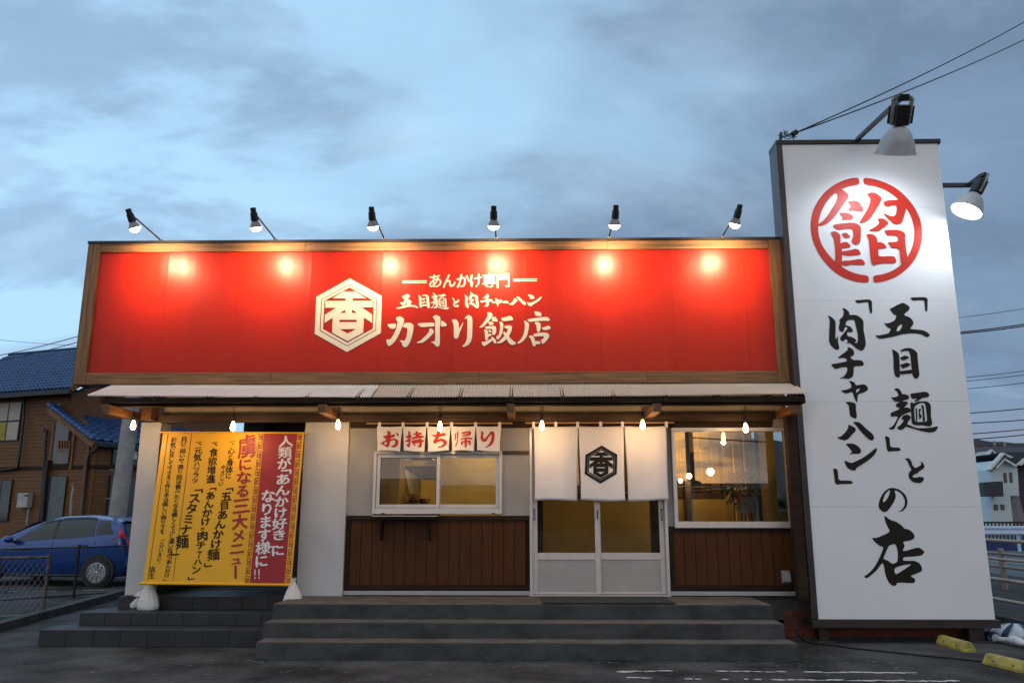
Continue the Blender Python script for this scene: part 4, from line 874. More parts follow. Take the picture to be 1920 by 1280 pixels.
# ================================================================== floodlights on the pylon
def flood(loc, ax, side, label, em, en, col, K=1):
    t = thing('pylon_floodlight', label, 'floodlight', loc, 'grey bell floodlights on the pylon sign')
    c = Vector(loc); ax = Vector(ax).normalized(); q = Vector((0, 0, 1)).rotation_difference(ax)
    prof = [(.055, -.34), (.07, -.335), (.105, -.31), (.155, -.25), (.195, -.17), (.222, -.08), (.236, -.012), (.250, -.010), (.252, .004), (.240, .008), (.228, -.01), (.20, -.10), (.12, -.24), (.03, -.29)]
    prof = [(a*K, b*K) for a, b in prof]
    MB().lathe(prof, c, ax, 40).build('bell_shade', mat('aged_white_enamel', (.42, .44, .46), .45, var=.12, vs=5), t, smooth=40)
    MB().lathe([(.236*K, -.004), (.12*K, -.014), (.002, -.016)], c, ax, 32).build('lens', em, t)
    s = Vector(side); s = (s-ax*s.dot(ax)).normalized(); u = ax.cross(s)
    hb = MB(); hb.bar(c-ax*(.345*K), c-ax*(.60*K), .15*K, .17*K, s); hb.build('ballast_box', M_blackm, t, bevel=.01)
    for k in range(-3, 4): MB().bar(c-ax*(.37*K)+s*(.022*K)*k, c-ax*(.585*K)+s*(.022*K)*k, .006, .19*K, s).build('fin', M_blackm, t)
    yk = MB()
    for sg_ in (-1, 1): yk.bar(c-ax*(.36*K)+s*(.105*K)*sg_, c-ax*(.68*K)+s*(.115*K)*sg_, .008, .05, s)
    yk.bar(c-ax*(.675*K)-s*(.118*K), c-ax*(.675*K)+s*(.118*K), .008, .06, ax); yk.build('yoke', M_grey, t, bevel=.002)
    MB().lathe([(.015, 0), (.015, .02)], c-ax*(.47*K)+s*(.105*K), s, 12).lathe([(.015, 0), (.015, .02)], c-ax*(.47*K)-s*(.125*K), s, 12).build('pivot_bolt', M_galv, t)
    MB().bar(c-ax*(.69*K)-s*(.06*K), c-ax*(.69*K)+s*(.06*K), .10*K, .08*K, ax).build('clamp', M_blackm, t, bevel=.006)
    lamp('flood_light', 'SPOT', c+ax*(.05*K), en, col, t, .16, ax, 150, .6)
    return t, c-ax*(.70*K)
emw = emis('cold_white_lens', (.85, .93, 1), 9)
f1, c1_ = flood(at(1679, 288, 8.90), (0, .50, -.86), (1, 0, 0), 'grey bell floodlight hanging in front of the top of the pylon sign', emw, 44, (.80, .90, 1), .93)
MB().bar(at(1607, 262, 9.66), c1_, .045, .045).build('arm', M_brownm, f1)
f2, c2_ = flood(at(1812, 396, 9.35), (-.50, .02, -.86), (.3, -.9, .2), 'lit bell floodlight on the right side of the pylon sign with its lens showing', emw, 34, (.80, .90, 1), .76)
e = at(1762, 323.5, 9.70); e2 = Vector((c2_.x+.02, 9.42, c2_.z+.03))
MB().bar(Vector((PX1-.04, 9.70, c2_.z+.03)), Vector((c2_.x+.03, 9.70, c2_.z+.03)), .045, .05).bar(Vector((c2_.x, 9.67, c2_.z+.03)), Vector((c2_.x, 9.38, c2_.z+.03)), .04, .04).build('arm', M_brownm, f2)
# ================================================================== inside the restaurant
iz = Z0
tag(MB().box(-2.12, 3.16, YW+.13, bz-.01, iz-.1, iz).build('interior_floor', M_intf), 'dark restaurant floor seen through the glass', kind='structure')
ii = thing('interior_walls', 'yellow plastered inner walls seen through the windows', 'wall', (0, 14.5, iz))
iw = MB(); iw.box(-2.11, 3.16, 16.0, 16.08, iz, 3.0); iw.build('back_wall', M_inty, ii)
MB().box(-.02, .05, YW+.7, 16.0, iz, 3.0).build('side_wall', M_inty, ii)
MB().box(-2.11, 3.16, YW+.13, 15.99, 2.93, 2.998).build('ceiling', M_inty, ii)
MB().box(.06, 3.1, 12.6, 12.66, iz, at(1200, 935, 12.6).z).build('partition', M_inty, ii)
rail = MB()
for py0, py1 in ((911, 914), (917, 920.5), (924, 934)): rail.box(.06, 3.1, 12.58, 12.67, at(1350, py1, 12.6).z, at(1350, py0, 12.6).z)
rail.build('partition_rail', M_beam, ii)
for px0, px1 in ((1283, 1294), (1423, 1436)): MB().box(at(px0, 880, 12.4).x, at(px1, 880, 12.4).x, 12.4, 12.55, iz, 2.92).build('post', M_beam, ii)
for px0, px1 in ((1004, 1018), (1222, 1246)): MB().box(at(px0, 980, 11.2).x, at(px1, 980, 11.2).x, 11.2, 11.35, iz, 2.92).build('post', M_beam, ii)
# right side wall with tall windows, seen obliquely
sw = MB(); sw.box(3.05, 3.16, 11.8, 16, 2.55, 2.92); sw.box(3.05, 3.16, 10.3, 10.6, iz, 2.92)
for yy in (11.3, 11.9, 12.5, 13.3, 14.1): sw.box(3.05, 3.16, yy, yy+.10, iz+.002, 2.92)
sw.box(3.05, 3.16, 10.6, 16, iz, 1.0); sw.build('window_wall', M_inty, ii)
# takeaway kitchen
kt = thing('pane_backing', 'pale yellow board added behind the right serving pane to give its frosted glow', 'screen', (-.4, 10.6, iz))
MB().box(at(826, 900, 10.9).x, -.03, 10.9, 10.94, iz, 2.9).build('board', M_inty, kt)  # board added to catch lamp light in place of a frosted pane
kf = thing('kitchen_fridge', 'tall steel cabinet inside the left of the serving window', 'cabinet', (-1.7, 11, iz))
MB().box(-2.08, at(749, 900, 11.0).x, 11.0, 11.5, iz, 2.8).build('cabinet_body', mat('copper_steel', (.45, .30, .14), .35, .6, var=.15, vs=2), kf)
kh = thing('extractor_hood', 'steel extractor hood above the kitchen range', 'hood', (-.9, 13, 2.2))
a, b = at(752, 874, 12.6), at(816, 874, 12.6); c, d = at(816, 893, 12.6), at(781, 893, 12.6)
MB().slab([a, b, c, d], (0, 1.2, 0)).build('hood_body', mat('dark_steel', (.14, .11, .07), .4, .6), kh)
MB().box(a.x, b.x+.1, 12.55, 13.8, a.z+.002, a.z+.09).build('hood_rim', M_steel, kh)
c = at(790, 855, 12.6); MB().slab([at(768, 865.5, 12.7), at(815, 865.5, 12.7), at(800, 848, 12.7), at(780, 848, 12.7)], (0, .8, 0)).build('duct', mat('dark_steel', (.14, .11, .07)), kh)
kd = thing('kitchen_doorway', 'pale lit doorway at the back of the kitchen', 'doorway', (-1.3, 15.9, iz))
MB().box(at(748, 900, 15.9).x, at(784, 900, 15.9).x, 15.9, 15.98, iz, at(760, 889, 15.9).z).build('opening', mat('doorway_glow', (.45, .50, .40), .8, emit=(.5, .62, .5), es=.35), kd)  # light beyond the doorway is put in as the panel's own glow
MB().box(at(767, 900, 15.85).x, at(784, 900, 15.85).x, 15.86, 15.895, iz, at(770, 901, 15.85).z).build('door_panel', mat('grey_door', (.12, .15, .16), .4), kd)
wt = thing('kitchen_worktop', 'steel worktop behind the serving window', 'worktop', (-1.2, 12.0, iz))
MB().box(-2.0, -.1, 11.6, 12.3, 1.52, 1.56).build('top', mat('brown_counter', (.16, .09, .03), .4, var=.2), wt)
MB().box(-2.0, -.1, 11.65, 12.25, iz, 1.519).build('front', mat('brown_counter', (.16, .09, .03)), wt)
def bowl(px, pyy, Y, r, h, lab):
    p = at(px, pyy, Y); t = thing('steel_bowl', lab, 'bowl', (p.x, p.y, 1.561), 'steel bowls on the kitchen worktop')
    MB().lathe([(r*.45, 0), (r*.8, h*.4), (r, h), (r*.97, h), (r*.75, h*.42), (r*.3, h*.1)], (p.x, p.y, 1.561), (0, 0, 1), 28).build('bowl_shell', M_steel, t, smooth=50)
bowl(774, 950, 11.9, .13, .16, 'larger deep steel bowl on the kitchen worktop'); bowl(757, 950, 11.75, .06, .06, 'smallest steel bowl on the left of the kitchen worktop'); bowl(795, 950, 12.0, .10, .10, 'medium steel bowl at the right of the kitchen worktop')
# pendant lamps and interior light
def pend(px, pyy, Y, r, en, lab):
    p = at(px, pyy, Y); t = thing('pendant_lamp', lab, 'pendant lamp', p, 'globe lamps inside the restaurant')
    prof = [(r*math.sin(a), -r*math.cos(a)) for a in [i*math.pi/10+.02 for i in range(10)]]
    MB().lathe(prof, p, (0, 0, 1), 18).build('globe', emis('globe_glow', (1, .74, .36), 16), t, smooth=1)
    MB().lathe([(.02, r*.95), (.022, r+.05), (.01, r+.07)], p, (0, 0, 1), 10).tube([p+Vector((0, 0, r+.06)), (p.x, p.y, 2.92)], .004, 5).build('flex', M_rub, t)
    lamp('pendant_light', 'POINT', p+Vector((0, 0, -r-.03)), en, (1, .70, .36), t, .05)
pend(1332, 884, 12.0, .055, 3, 'largest globe lamp behind the left half of the picture window')
pend(1292, 892, 12.2, .042, 2, 'globe lamp beside the dark post inside the picture window')
pend(1480, 884, 11.6, .04, 2.5, 'globe lamp at the far right inside the picture window')
pend(1276, 901, 12.3, .033, .8, 'lowest globe lamp at the left edge of the picture window')
pend(1353, 887, 13.5, .045, 3, 'smaller globe lamp just right of the largest one')
def pl(name, x, y, z, en, lab, col=(1, .78, .46)):  # lamps added under the ceiling to brighten the rooms
    t = thing('fill_lamp', lab, 'fill lamp', (x, y, z), 'fill lamps added inside the restaurant')
    MB().lathe([(.09, 0), (.09, .04), (.03, .05)], (x, y, z), (0, 0, 1), 18).build('lamp_body', M_blackm, t)
    MB().lathe([(.08, -.004), (.01, -.012)], (x, y, z), (0, 0, 1), 18).build('diffuser', emis('fill_glow', (1, .8, .5), 14), t)
    lamp('fill_light', 'POINT', (x, y, z-.08), en, col, t, .07)
pl('a', -1.45, 12.9, 2.85, 120, 'fill lamp added over the kitchen behind the serving window'); pl('b', -.5, 10.55, 2.86, 30, 'fill lamp added between the serving window and its backing board')
pl('c', 1.0, 11.9, 2.86, 6, 'fill lamp added in the hall behind the sliding door'); pl('d', 2.4, 14.3, 2.86, 9, 'fill lamp added over the rear of the dining hall')
# flower arrangements inside the picture window
def flowers(px, pyy, Y, rad, n, lab, cols, seed, spiky=0):
    rn = random.Random(seed); p = at(px, pyy, Y); base = Vector((p.x, p.y, iz)); t = thing('flower_arrangement', lab, 'flower arrangement', base, 'congratulatory flowers inside the picture window')
    pot = at(px+8, pyy+30, Y) if not spiky else at(px, pyy+22, Y)
    MB().lathe([(.085, 0), (.13, .26), (.135, .27), (.12, .27), (.08, .03)], (pot.x, pot.y, pot.z-.13), (0, 0, 1), 24).build('bucket', M_grey, t, smooth=40)
    lg = MB()
    for k in range(4): a = k*math.pi/2+.5; lg.tube([(pot.x+.09*math.cos(a), pot.y+.09*math.sin(a), pot.z-.10), (pot.x+.12*math.cos(a), pot.y+.12*math.sin(a), iz)], .007, 5)
    lg.build('stand', M_blackm, t)
    lf = MB()
    for k in range(n):
        d = Vector((rn.gauss(0, 1), rn.gauss(0, .7), rn.gauss(.25, .8))).normalized()*rad*rn.uniform(.45, 1.15); c = p+d+Vector((0, 0, rn.uniform(-.02, .05)))
        dr_ = (d.normalized()+Vector((rn.uniform(-.5, .5), rn.uniform(-.5, .5), rn.uniform(-.6, .3)))).normalized(); s = dr_.orthogonal().normalized(); l_ = rn.uniform(.05, .12) if not spiky else rn.uniform(.2, .42); w_ = .018 if not spiky else .012
        if spiky: c = p; dr_ = Vector((rn.uniform(-1, .7), rn.uniform(-.6, .3), rn.uniform(.0, 1.1))).normalized()
        m_ = c+dr_*l_*.5+Vector((0, 0, .01)); lf.add([c, m_+s*w_, c+dr_*l_-Vector((0, 0, l_*.2)), m_-s*w_], [(0, 1, 2, 3)])
    tag(lf.build('foliage', M_leaf, t), kind='stuff')
    for k in range(int(n*.11)):
        d = Vector((rn.gauss(0, 1), -abs(rn.gauss(0, .6)), rn.gauss(.3, .7))).normalized()*rad*rn.uniform(.6, 1.05); c = p+d; col = cols[k % len(cols)]; r = rn.uniform(.018, .034)
        fb_ = MB()
        for j in range(6):
            a = j*math.pi/3; e1 = Vector((math.cos(a), -.3, math.sin(a))); e2_ = Vector((math.cos(a+.9), -.3, math.sin(a+.9))); fb_.add([c, c+e1*r, c+(e1+e2_)*r*.75+Vector((0, -.006, 0)), c+e2_*r], [(0, 1, 2, 3)])
        fb_.build('flower', mat('petal_%s' % col[0], col[1], .6, var=.15), t)
RC = [('crimson', (.35, .02, .03)), ('orange', (.55, .14, .03)), ('pink', (.50, .16, .15)), ('yellow', (.45, .38, .08)), ('green', (.25, .32, .10))]
flowers(1391, 916, 11.2, .21, 320, 'round flower arrangement in a grey bucket inside the middle of the picture window', RC, 11)
flowers(1476, 955, 11.0, .13, 60, 'spiky leaved flower arrangement at the right end inside the picture window', RC[:3], 12, 1)
# ================================================================== brick base, cable, parking blocks, rolled flag by the pylon
bw_ = thing('brick_wall', 'low red brick base wall behind the legs of the pylon sign', 'brick wall', (4, 10.1, 0))
BX0, BX1 = at(1472, 1190, 10.1).x, at(1826, 1190, 10.1).x
MB().box(BX0, BX1, 10.116, 10.3, .001, .318).build('mortar', M_mort, bw_)
bl, bh = .232, .0765
fme = mesh_of(MB().box(0, bl-.010, 0, .09, 0, bh-.010), 'brick', M_brick, .003)
hme = mesh_of(MB().box(0, bl/2-.010, 0, .09, 0, bh-.010), 'brick', M_brick, .003)
for r in range(4):
    x = BX0; first = r % 2
    while x < BX1-.05:
        me, w = (hme, bl/2) if (first or x+bl > BX1+.02) else (fme, bl)
        first = 0
        if x+w > BX1+.02: break
        piece('brick', me, (x, 10.108+random.uniform(-.003, .003), .006+r*bh), bw_); x += w
cb_ = MB(); pth = [(1513, 1160, .30), (1495, 1163, .28)]
pts = [at(1513, 1160, 9.85), at(1496, 1164, 9.8), at(1492, 1178, 9.75), at(1497, 1190, 9.75)]+[atz(a, b, .012) for a, b in ((1507, 1199), (1520, 1204), (1557, 1208), (1607, 1215), (1660, 1220), (1713, 1226), (1790, 1233), (1836, 1238), (1870, 1241))]
sp = []
for i in range(len(pts)-1):
    p0, p1, p2, p3 = pts[max(i-1, 0)], pts[i], pts[i+1], pts[min(i+2, len(pts)-1)]
    for k in range(6):
        t = k/6; sp.append(.5*((2*p1)+(p2-p0)*t+(2*p0-5*p1+4*p2-p3)*t*t+(3*p1-p0-3*p2+p3)*t**3))
tag(MB().tube(sp, .011, 8).build('power_cable', M_rub, None, smooth=1), 'black power cable trailing over the asphalt from the pylon sign to the parking blocks', 'cable')
def block(pa, pb, lab):
    a = atz(*pa, 0); b = atz(*pb, 0); d = (b-a); L_ = d.length; ang = math.atan2(d.y, d.x)
    t = thing('parking_block', lab, 'wheel stop', (0, 0, 0), 'yellow parking blocks beside the pylon sign')
    prof = [(0, 0), (0, .03), (.028, .085), (.05, .10), (.10, .10), (.122, .085), (.15, .03), (.15, 0)]
    m = MB(); m.slab([(.04, y, z) for y, z in prof], (L_-.08, 0, 0)); m.slab([(.0, y*.8+.015, z*.35) for y, z in prof], (.0405, 0, 0)); m.slab([(L_-.0405, y*.8+.015, z*.35) for y, z in prof], (.04, 0, 0))
    m.build('rubber_body', M_yrub, t, bevel=.006)
    for x in (L_*.3, L_*.74): MB().box(x-.014, x+.014, .004, .03, .028, .062).build('bolt_recess', M_galv, t, bevel=.003)
    t.location = (a.x, a.y, .001); t.rotation_euler = (0, 0, ang); return t
block((1752, 1206), (1808, 1223), 'yellow parking block with a grey green end, the farther one just under the white sign')
block((1838, 1243), (1922, 1264), 'yellow parking block nearest the camera at the right edge')
rf_ = thing('rolled_flag', 'rolled white and navy striped promotional flag lying on the ground behind the pylon sign', 'flag', atz(1885, 1205, 0))
o0, o1 = atz(1818, 1186, .05), atz(1960, 1214, .05); rn = random.Random(9)
def cloth_roll(a, b, r, m, name, ph):
    d = (b-a); n = 24; mb = MB(); rs = [r*(1+.35*math.sin(i*.9+ph)+.12*math.sin(i*2.3)) for i in range(n+1)]
    mb.tube([a+d*(i/n)+Vector((0, .02*math.sin(i*.7+ph), max(0, .02*math.sin(i*.5+ph)))) for i in range(n+1)], rs, 16); mb.build(name, m, rf_, smooth=1)
M_nv = mat('navy_flag_cloth', (.03, .045, .10), .8, var=.1); M_wf = mat('white_flag_cloth', (.62, .68, .72), .8, var=.1, vs=9, bump=.3)
cloth_roll(o0, o1, .035, M_wf, 'flag_cloth', .4)
c0 = atz(1905, 1198, .0); 
lump = MB().lathe([(.001, 0), (.20, .0), (.25, .03), (.24, .08), (.17, .14), (.08, .17), (.001, .175)], c0, (0, 0, 1), 30, lambda an, i: .10*math.sin(an*5+i)+.06*math.sin(an*9)); lump.build('flag_cloth', M_wf, rf_, smooth=1)
for a0 in (2.6, 3.6, 4.5, 5.4):
    st = MB(); P = []
    for i in range(9):
        t = i/8; r = .262*math.cos(t*1.45)+.01; z = .035+.15*math.sin(t*1.5); P.append((r, z))
    st.grid(lambda u, v: c0+Vector(((P[int(v*8)][0]+.006)*math.cos(a0+u*.28+.3*v), (P[int(v*8)][0]+.006)*math.sin(a0+u*.28+.3*v), P[int(v*8)][1]+.004)), 3, 8); st.build('navy_stripe', M_nv, rf_)
for t0, t1 in ((.12, .2), (.28, .36)): cloth_roll(o0+(o1-o0)*t0, o0+(o1-o0)*t1, .040, M_nv, 'navy_stripe', .4)
MB().tube([atz(1855, 1196, .02), atz(1990, 1226, .02)], .014, 8).build('flag_pole', mat('white_plastic', (.6, .62, .64), .4), rf_)
# ================================================================== fences on the left
ch = thing('chain_link_fence', 'rusty framed chain link fence panel at the left edge', 'fence', atz(60, 1160, 0))
fa, fb2 = atz(-330, 1178, 0), atz(79, 1157, 0)
hgt = .83; fd = (fb2-fa); fl_ = fd.length; fd.normalize()
M_rust = mat('rusty_fence_pipe', (.16, .13, .11), .6, .3, var=.3, vs=14)
MB().tube([fb2, fb2+Vector((0, 0, hgt+.04))], .024, 10).build('post', M_rust, ch, smooth=60); MB().tube([fa, fa+Vector((0, 0, hgt+.04))], .024, 10).build('post', M_rust, ch, smooth=60)
MB().tube([fa+Vector((0, 0, hgt)), fb2+Vector((0, 0, hgt))], .019, 8).build('top_rail', M_rust, ch, smooth=60); MB().tube([fa+Vector((0, 0, .06)), fb2+Vector((0, 0, .04))], .010, 6).build('bottom_wire', M_galv, ch)
wm = MB(); st = .075; n = int(fl_/st)
for sgn in (-1, 1):
    for i in range(-12, n+12):
        s0 = i*st; s1 = s0+sgn*(hgt-.08)*.62
        z0_, z1_ = .06, hgt-.02; a, b = s0, s1
        ta = 0; tb = 1
        if b != a:
            for lim, up_ in ((0.0, 0), (fl_, 1)):
                t = (lim-a)/(b-a)
                if 0 < t < 1:
                    if (a < lim) == (up_ == 0): ta = max(ta, t)
                    else: tb = min(tb, t)
        if (a < 0 and b < 0) or (a > fl_ and b > fl_) or ta >= tb: continue
        P = lambda t: fa+fd*(a+(b-a)*t)+Vector((0, .003*sgn, z0_+(z1_-z0_)*t))
        wm.tube([P(ta), P(tb)], .0021, 4, False)
tag(wm.build('wire_mesh', M_galv, ch), kind='stuff')
mf = thing('mesh_fence', 'low black welded mesh fence in front of the blue car', 'fence', atz(145, 1120, 0))
m0, m1 = atz(-60, 1135, 0), atz(243, 1113, .0); m0 = Vector((m0.x, m0.y, 0)); md = (m1-m0); ml = md.length; md.normalize(); hz = .86
k0 = (atz(140, 1121, 0)-m0).dot(md)
for s_ in (k0-2.0, k0, k0+2.0):
    if s_ > ml+.3: continue
    p = m0+md*s_; MB().tube([p, p+Vector((0, 0, hz+.05))], .024, 8).build('post', M_blackm, mf)
for z in (.05, hz): MB().tube([m0+Vector((0, 0, z)), m1+Vector((0, 0, z))], .012, 6).build('rail', M_blackm, mf)
vm = MB(); n = int(ml/.05)
for i in range(n): p = m0+md*(i*.05); vm.bar(p+Vector((0, 0, .05)), p+Vector((0, 0, hz)), .003)
for k in range(1, 6): vm.bar(m0+Vector((0, 0, .05+k*.135)), m1+Vector((0, 0, .05+k*.135)), .003)
tag(vm.build('wire_mesh', M_blackm, mf), kind='stuff')
# ================================================================== blue hatchback
car = thing('parked_car', 'dark blue small hatchback parked sideways behind the black mesh fence', 'car', (0, 0, 0))
CL, HWD = 3.98, .845
def interp(tab, s):
    for (a, va), (b, vb) in zip(tab, tab[1:]):
        if s <= b: t = (s-a)/(b-a) if b > a else 0; t = t*t*(3-2*t)*.35+t*.65; return va+(vb-va)*t
    return tab[-1][1]
TOP = [(0, .55), (.10, .72), (.35, .86), (.85, .99), (1.05, 1.04), (1.75, 1.39), (2.2, 1.50), (2.8, 1.52), (3.4, 1.46), (3.72, 1.38), (3.80, 1.20), (3.90, .98), (3.95, .75), (3.98, .50)]
BELT = [(0, .5), (.35, .76), (1.0, .90), (2.5, .99), (3.5, 1.07), (3.75, 1.10), (3.88, .92), (3.98, .48)]
WID = [(0, .55), (.12, .72), (.5, .82), (1.0, .845), (3.2, .845), (3.7, .80), (3.98, .70)]
SIL = [(0, .30), (.15, .20), (3.7, .20), (3.98, .32)]
def section(s):
    w, zt, zb_, zs = interp(WID, s), interp(TOP, s), min(interp(BELT, s), interp(TOP, s)-.01), interp(SIL, s)
    gh = max(0, zt-zb_); tw = w-.02-gh*.42
    return [(0, zs), (w*.90, zs), (w*.97, zs+.10), (w, zs+(zb_-zs)*.45), (w*.985, zs+(zb_-zs)*.72), (w*.99, zs+(zb_-zs)*.80), (w*.96, zb_), (w*.96-(w*.96-tw)*.5, zb_+gh*.55), (tw, zb_+gh*.88), (tw*.82, zt-.008), (0, zt)]
NS = 64; cm = MB(); rows = []
for i in range(NS+1):
    s = CL*i/NS; sec = section(s); full = sec+[(-y, z) for y, z in sec[-2:0:-1]]; rows.append(len(full)); cm.v += [Vector((s, y, z)) for y, z in full]
m_ = rows[0]
for i in range(NS):
    for k in range(m_): k2 = (k+1) % m_; cm.f.append((i*m_+k, (i+1)*m_+k, (i+1)*m_+k2, i*m_+k2))
cm.f.append(tuple(range(m_))); cm.f.append(tuple(NS*m_+k for k in range(m_))[::-1])
cbody = cm.build('body', M_blue, car, smooth=35)
def gpt(s, h, side=-1, off=.006):     # point of the glasshouse side: h 0 belt .. 1 top
    sec = section(s); (y0, z0), (y1, z1), (y2, z2) = sec[6], sec[7], sec[8]
    if h < .625: t = h/.625; y, z = y0+(y1-y0)*t, z0+(z1-z0)*t
    else: t = (h-.625)/.375; y, z = y1+(y2-y1)*t, z1+(z2-z1)*t
    return Vector((s, side*(y+off), z+off*.4))
def wpatch(s0a, s1a, s0b, s1b, h0, h1, name, m, side=-1, off=.006):
    return MB().grid(lambda u, v: gpt((s0a+(s1a-s0a)*u)*(1-v)+(s0b+(s1b-s0b)*u)*v, h0+(h1-h0)*v, side, off), 14, 6).build(name, m, car, smooth=1)
M_cg = mat('car_glass', (.02, .028, .03), .05, var=0, spec=.5)
for sd in (-1, 1):
    wpatch(1.22, 2.20, 1.80, 2.16, .07, .90, 'side_window', M_cg, sd); wpatch(2.26, 3.10, 2.24, 3.06, .07, .92, 'side_window', M_cg, sd); wpatch(3.14, 3.56, 3.10, 3.36, .12, .92, 'side_window', M_cg, sd)
    wpatch(1.78, 2.24, 1.9, 2.24, .90, 1.0, 'window_visor', M_blackm, sd, .012); wpatch(2.26, 3.06, 2.26, 3.02, .93, 1.03, 'window_visor', M_blackm, sd, .012)
wpatch(2.20, 2.26, 2.16, 2.24, .06, .93, 'door_pillar', M_blackm, -1, .005)
ws_ = MB().grid(lambda u, v: (lambda s: Vector((s, (u-.5)*2*(section(s)[8][0]*.97), interp(TOP, s)+.006)))(1.08+.62*v), 10, 8); ws_.build('windscreen', M_cg, car, smooth=1)
rw_ = MB().grid(lambda u, v: (lambda s: Vector((s+.008, (u-.5)*2*(section(s)[8][0]*.95), interp(TOP, s)+.004)))(3.735+.13*v), 10, 6); rw_.build('rear_window', M_cg, car, smooth=1)
MB().slab([(3.60, -.62, 1.43), (3.84, -.60, 1.375), (3.84, .60, 1.375), (3.60, .62, 1.43)], (0, 0, .022)).build('roof_spoiler', M_blue, car, bevel=.008)
def sidept(s, zf, off=.008, side=-1):
    sec = section(s); z = zf
    for (ya, za_), (yb, zb_) in zip(sec[1:], sec[2:]):
        if za_ <= z <= zb_: t = (z-za_)/(zb_-za_+1e-6); return Vector((s, side*(ya+(yb-ya)*t+off), z))
    return Vector((s, side*(sec[6][0]+off), z))
for sd in (-1, 1):
    tl = MB(); PT = [(3.70, 1.26), (3.80, 1.14), (3.86, 1.02), (3.93, .95), (3.945, .82), (3.86, .84), (3.72, .92), (3.55, 1.00), (3.66, 1.03), (3.74, 1.06), (3.70, 1.15)]
    pts = [sidept(s, min(z, interp(TOP, s)-.03), .012, sd) for s, z in PT]; tri = tessellate_polygon([[Vector((s, z, 0)) for s, z in PT]]); n = len(pts)
    tl.add(pts+[p-Vector((0, sd*.02, 0)) for p in pts], list(tri)+[(i, (i+1) % n, (i+1) % n+n, i+n) for i in range(n)])
    tl.add([(3.90, sd*.70, 1.0), (3.97, sd*.52, .98), (3.985, sd*.52, .85), (3.95, sd*.72, .84)], [(0, 1, 2, 3)]); tl.build('tail_lamp', M_taill, car)
# shoulder crease, door seams, handles, mirror
def strip(P, name, m, r=.006, side=-1): return MB().tube([sidept(s, z, .001, side) for s, z in P], r, 5).build(name, m, car)
strip([(s_, .74+(s_-.9)*.052) for s_ in [.9+.1*i for i in range(29)]], 'body_crease', M_blue, .012)
for P in ([(2.22, .26+.07*i) for i in range(11)], [(1.16+.004*i, .30+.06*i) for i in range(10)], [(3.02+(.02*i if i > 5 else 0), .48+.06*i) for i in range(9)]): strip(P, 'door_seam', M_blackm, .0045)
for s_, z in ((2.02, .81), (2.93, .87)): MB().bar(sidept(s_-.09, z, .012), sidept(s_+.09, z+.006, .012), .018, .024).build('door_handle', M_blue, car, bevel=.005)
mi = MB().lathe([(.01, -.10), (.06, -.085), (.078, -.02), (.075, .05), (.055, .075), (.01, .08)], (1.33, -.96, 1.0), (.25, -1, .1), 16); mir = mi.build('wing_mirror', M_blue, car, smooth=1)
MB().box(1.30, 1.38, -.94, -.80, .93, .96).build('mirror_arm', M_blackm, mir)
strip([(.95+.1*i, .235) for i in range(22)], 'sill_skirt', M_blackm, .03)
M_alloy = mat('alloy_wheel', (.45, .46, .48), .3, .8, var=.05)
for s_ in (.80, 3.29):
    for sd in (-1, 1):
        y = sd*(.845-.10)
        MB().lathe([(.355, 0), (.355, .112)], (s_, y, .33), (0, sd, 0), 32).build('wheel_arch', M_rub, car)
        wh = MB().lathe([(.19, .0), (.27, .0), (.298, .03), (.300, .10), (.285, .135), (.215, .142), (.205, .12), (.19, .10)], (s_, y, .30), (0, sd, 0), 36).build('wheel', M_rub, car, smooth=40)
        rim = MB().lathe([(.212, .118), (.214, .138), (.196, .140), (.190, .115)], (s_, y, .30), (0, sd, 0), 32).lathe([(.001, .122), (.045, .124), (.04, .138), (.001, .142)], (s_, y, .30), (0, sd, 0), 16)
        for k in range(10):
            a = k*2*math.pi/10; c = Vector((s_, y+sd*.130, .30)); r0, r1 = .03, .196
            rim.bar(c+Vector((math.cos(a)*r0, 0, math.sin(a)*r0)), c+Vector((math.cos(a+.30)*r1, 0, math.sin(a+.30)*r1)), .034 if k % 2 else .02, .014, (0, 1, 0))
        rim.build('rim', M_alloy, wh)
MB().box(3.93, 4.0, -.60, .60, .30, .48).build('rear_bumper', M_blackm, car, bevel=.01)
MB().box(3.955, 3.985, -.17, .17, .66, .78).build('number_plate', M_wht, car)
for o_ in [c for c in COL.objects if c.parent == car and not c.name.startswith('wheel')]:
    for v in o_.data.vertices:
        if v.co.x > 3.3: v.co.x = 3.3+(v.co.x-3.3)*.78
wc = atz(178, 1101, 0); ang = R(-7); car.rotation_euler = (0, 0, ang); car.scale = (1, 1, .925); car.location = (wc.x-3.29*math.cos(ang)-(.86)*math.sin(ang), wc.y-3.29*math.sin(ang)+.86*math.cos(ang), .005)
# ================================================================== timber house on the left
HY = 28.0
HC = at(166, 1000, HY); HC = Vector((HC.x, HY, 0)); an = R(19); hu = Vector((-math.cos(an), math.sin(an), 0)); hv = Vector((math.sin(an), math.cos(an), 0))
nF = Vector((-hu.y, hu.x, 0)); nF = nF if nF.y < 0 else -nF; nR = hu*-1
def hF(px, py, off=0): return hit(px, py, HC+nF*off, nF)              # on the front wall
def hR(px, py, off=0): return hit(px, py, HC+nR*off, nR)              # on the right hand wall
house = thing('timber_house', 'two storey house with orange wood siding and glazed blue roof tiles', 'house', HC)
up = Vector((0, 0, 1))
sL = 9.0
def sF(px, py=900): return (hF(px, py)-HC).dot(hu)
z_eave = hF(60, 740).z; z_low = hF(120, 790).z
s_c = sF(116)
zv1 = hF(100, 765).z; zv2 = hF(172, 830).z
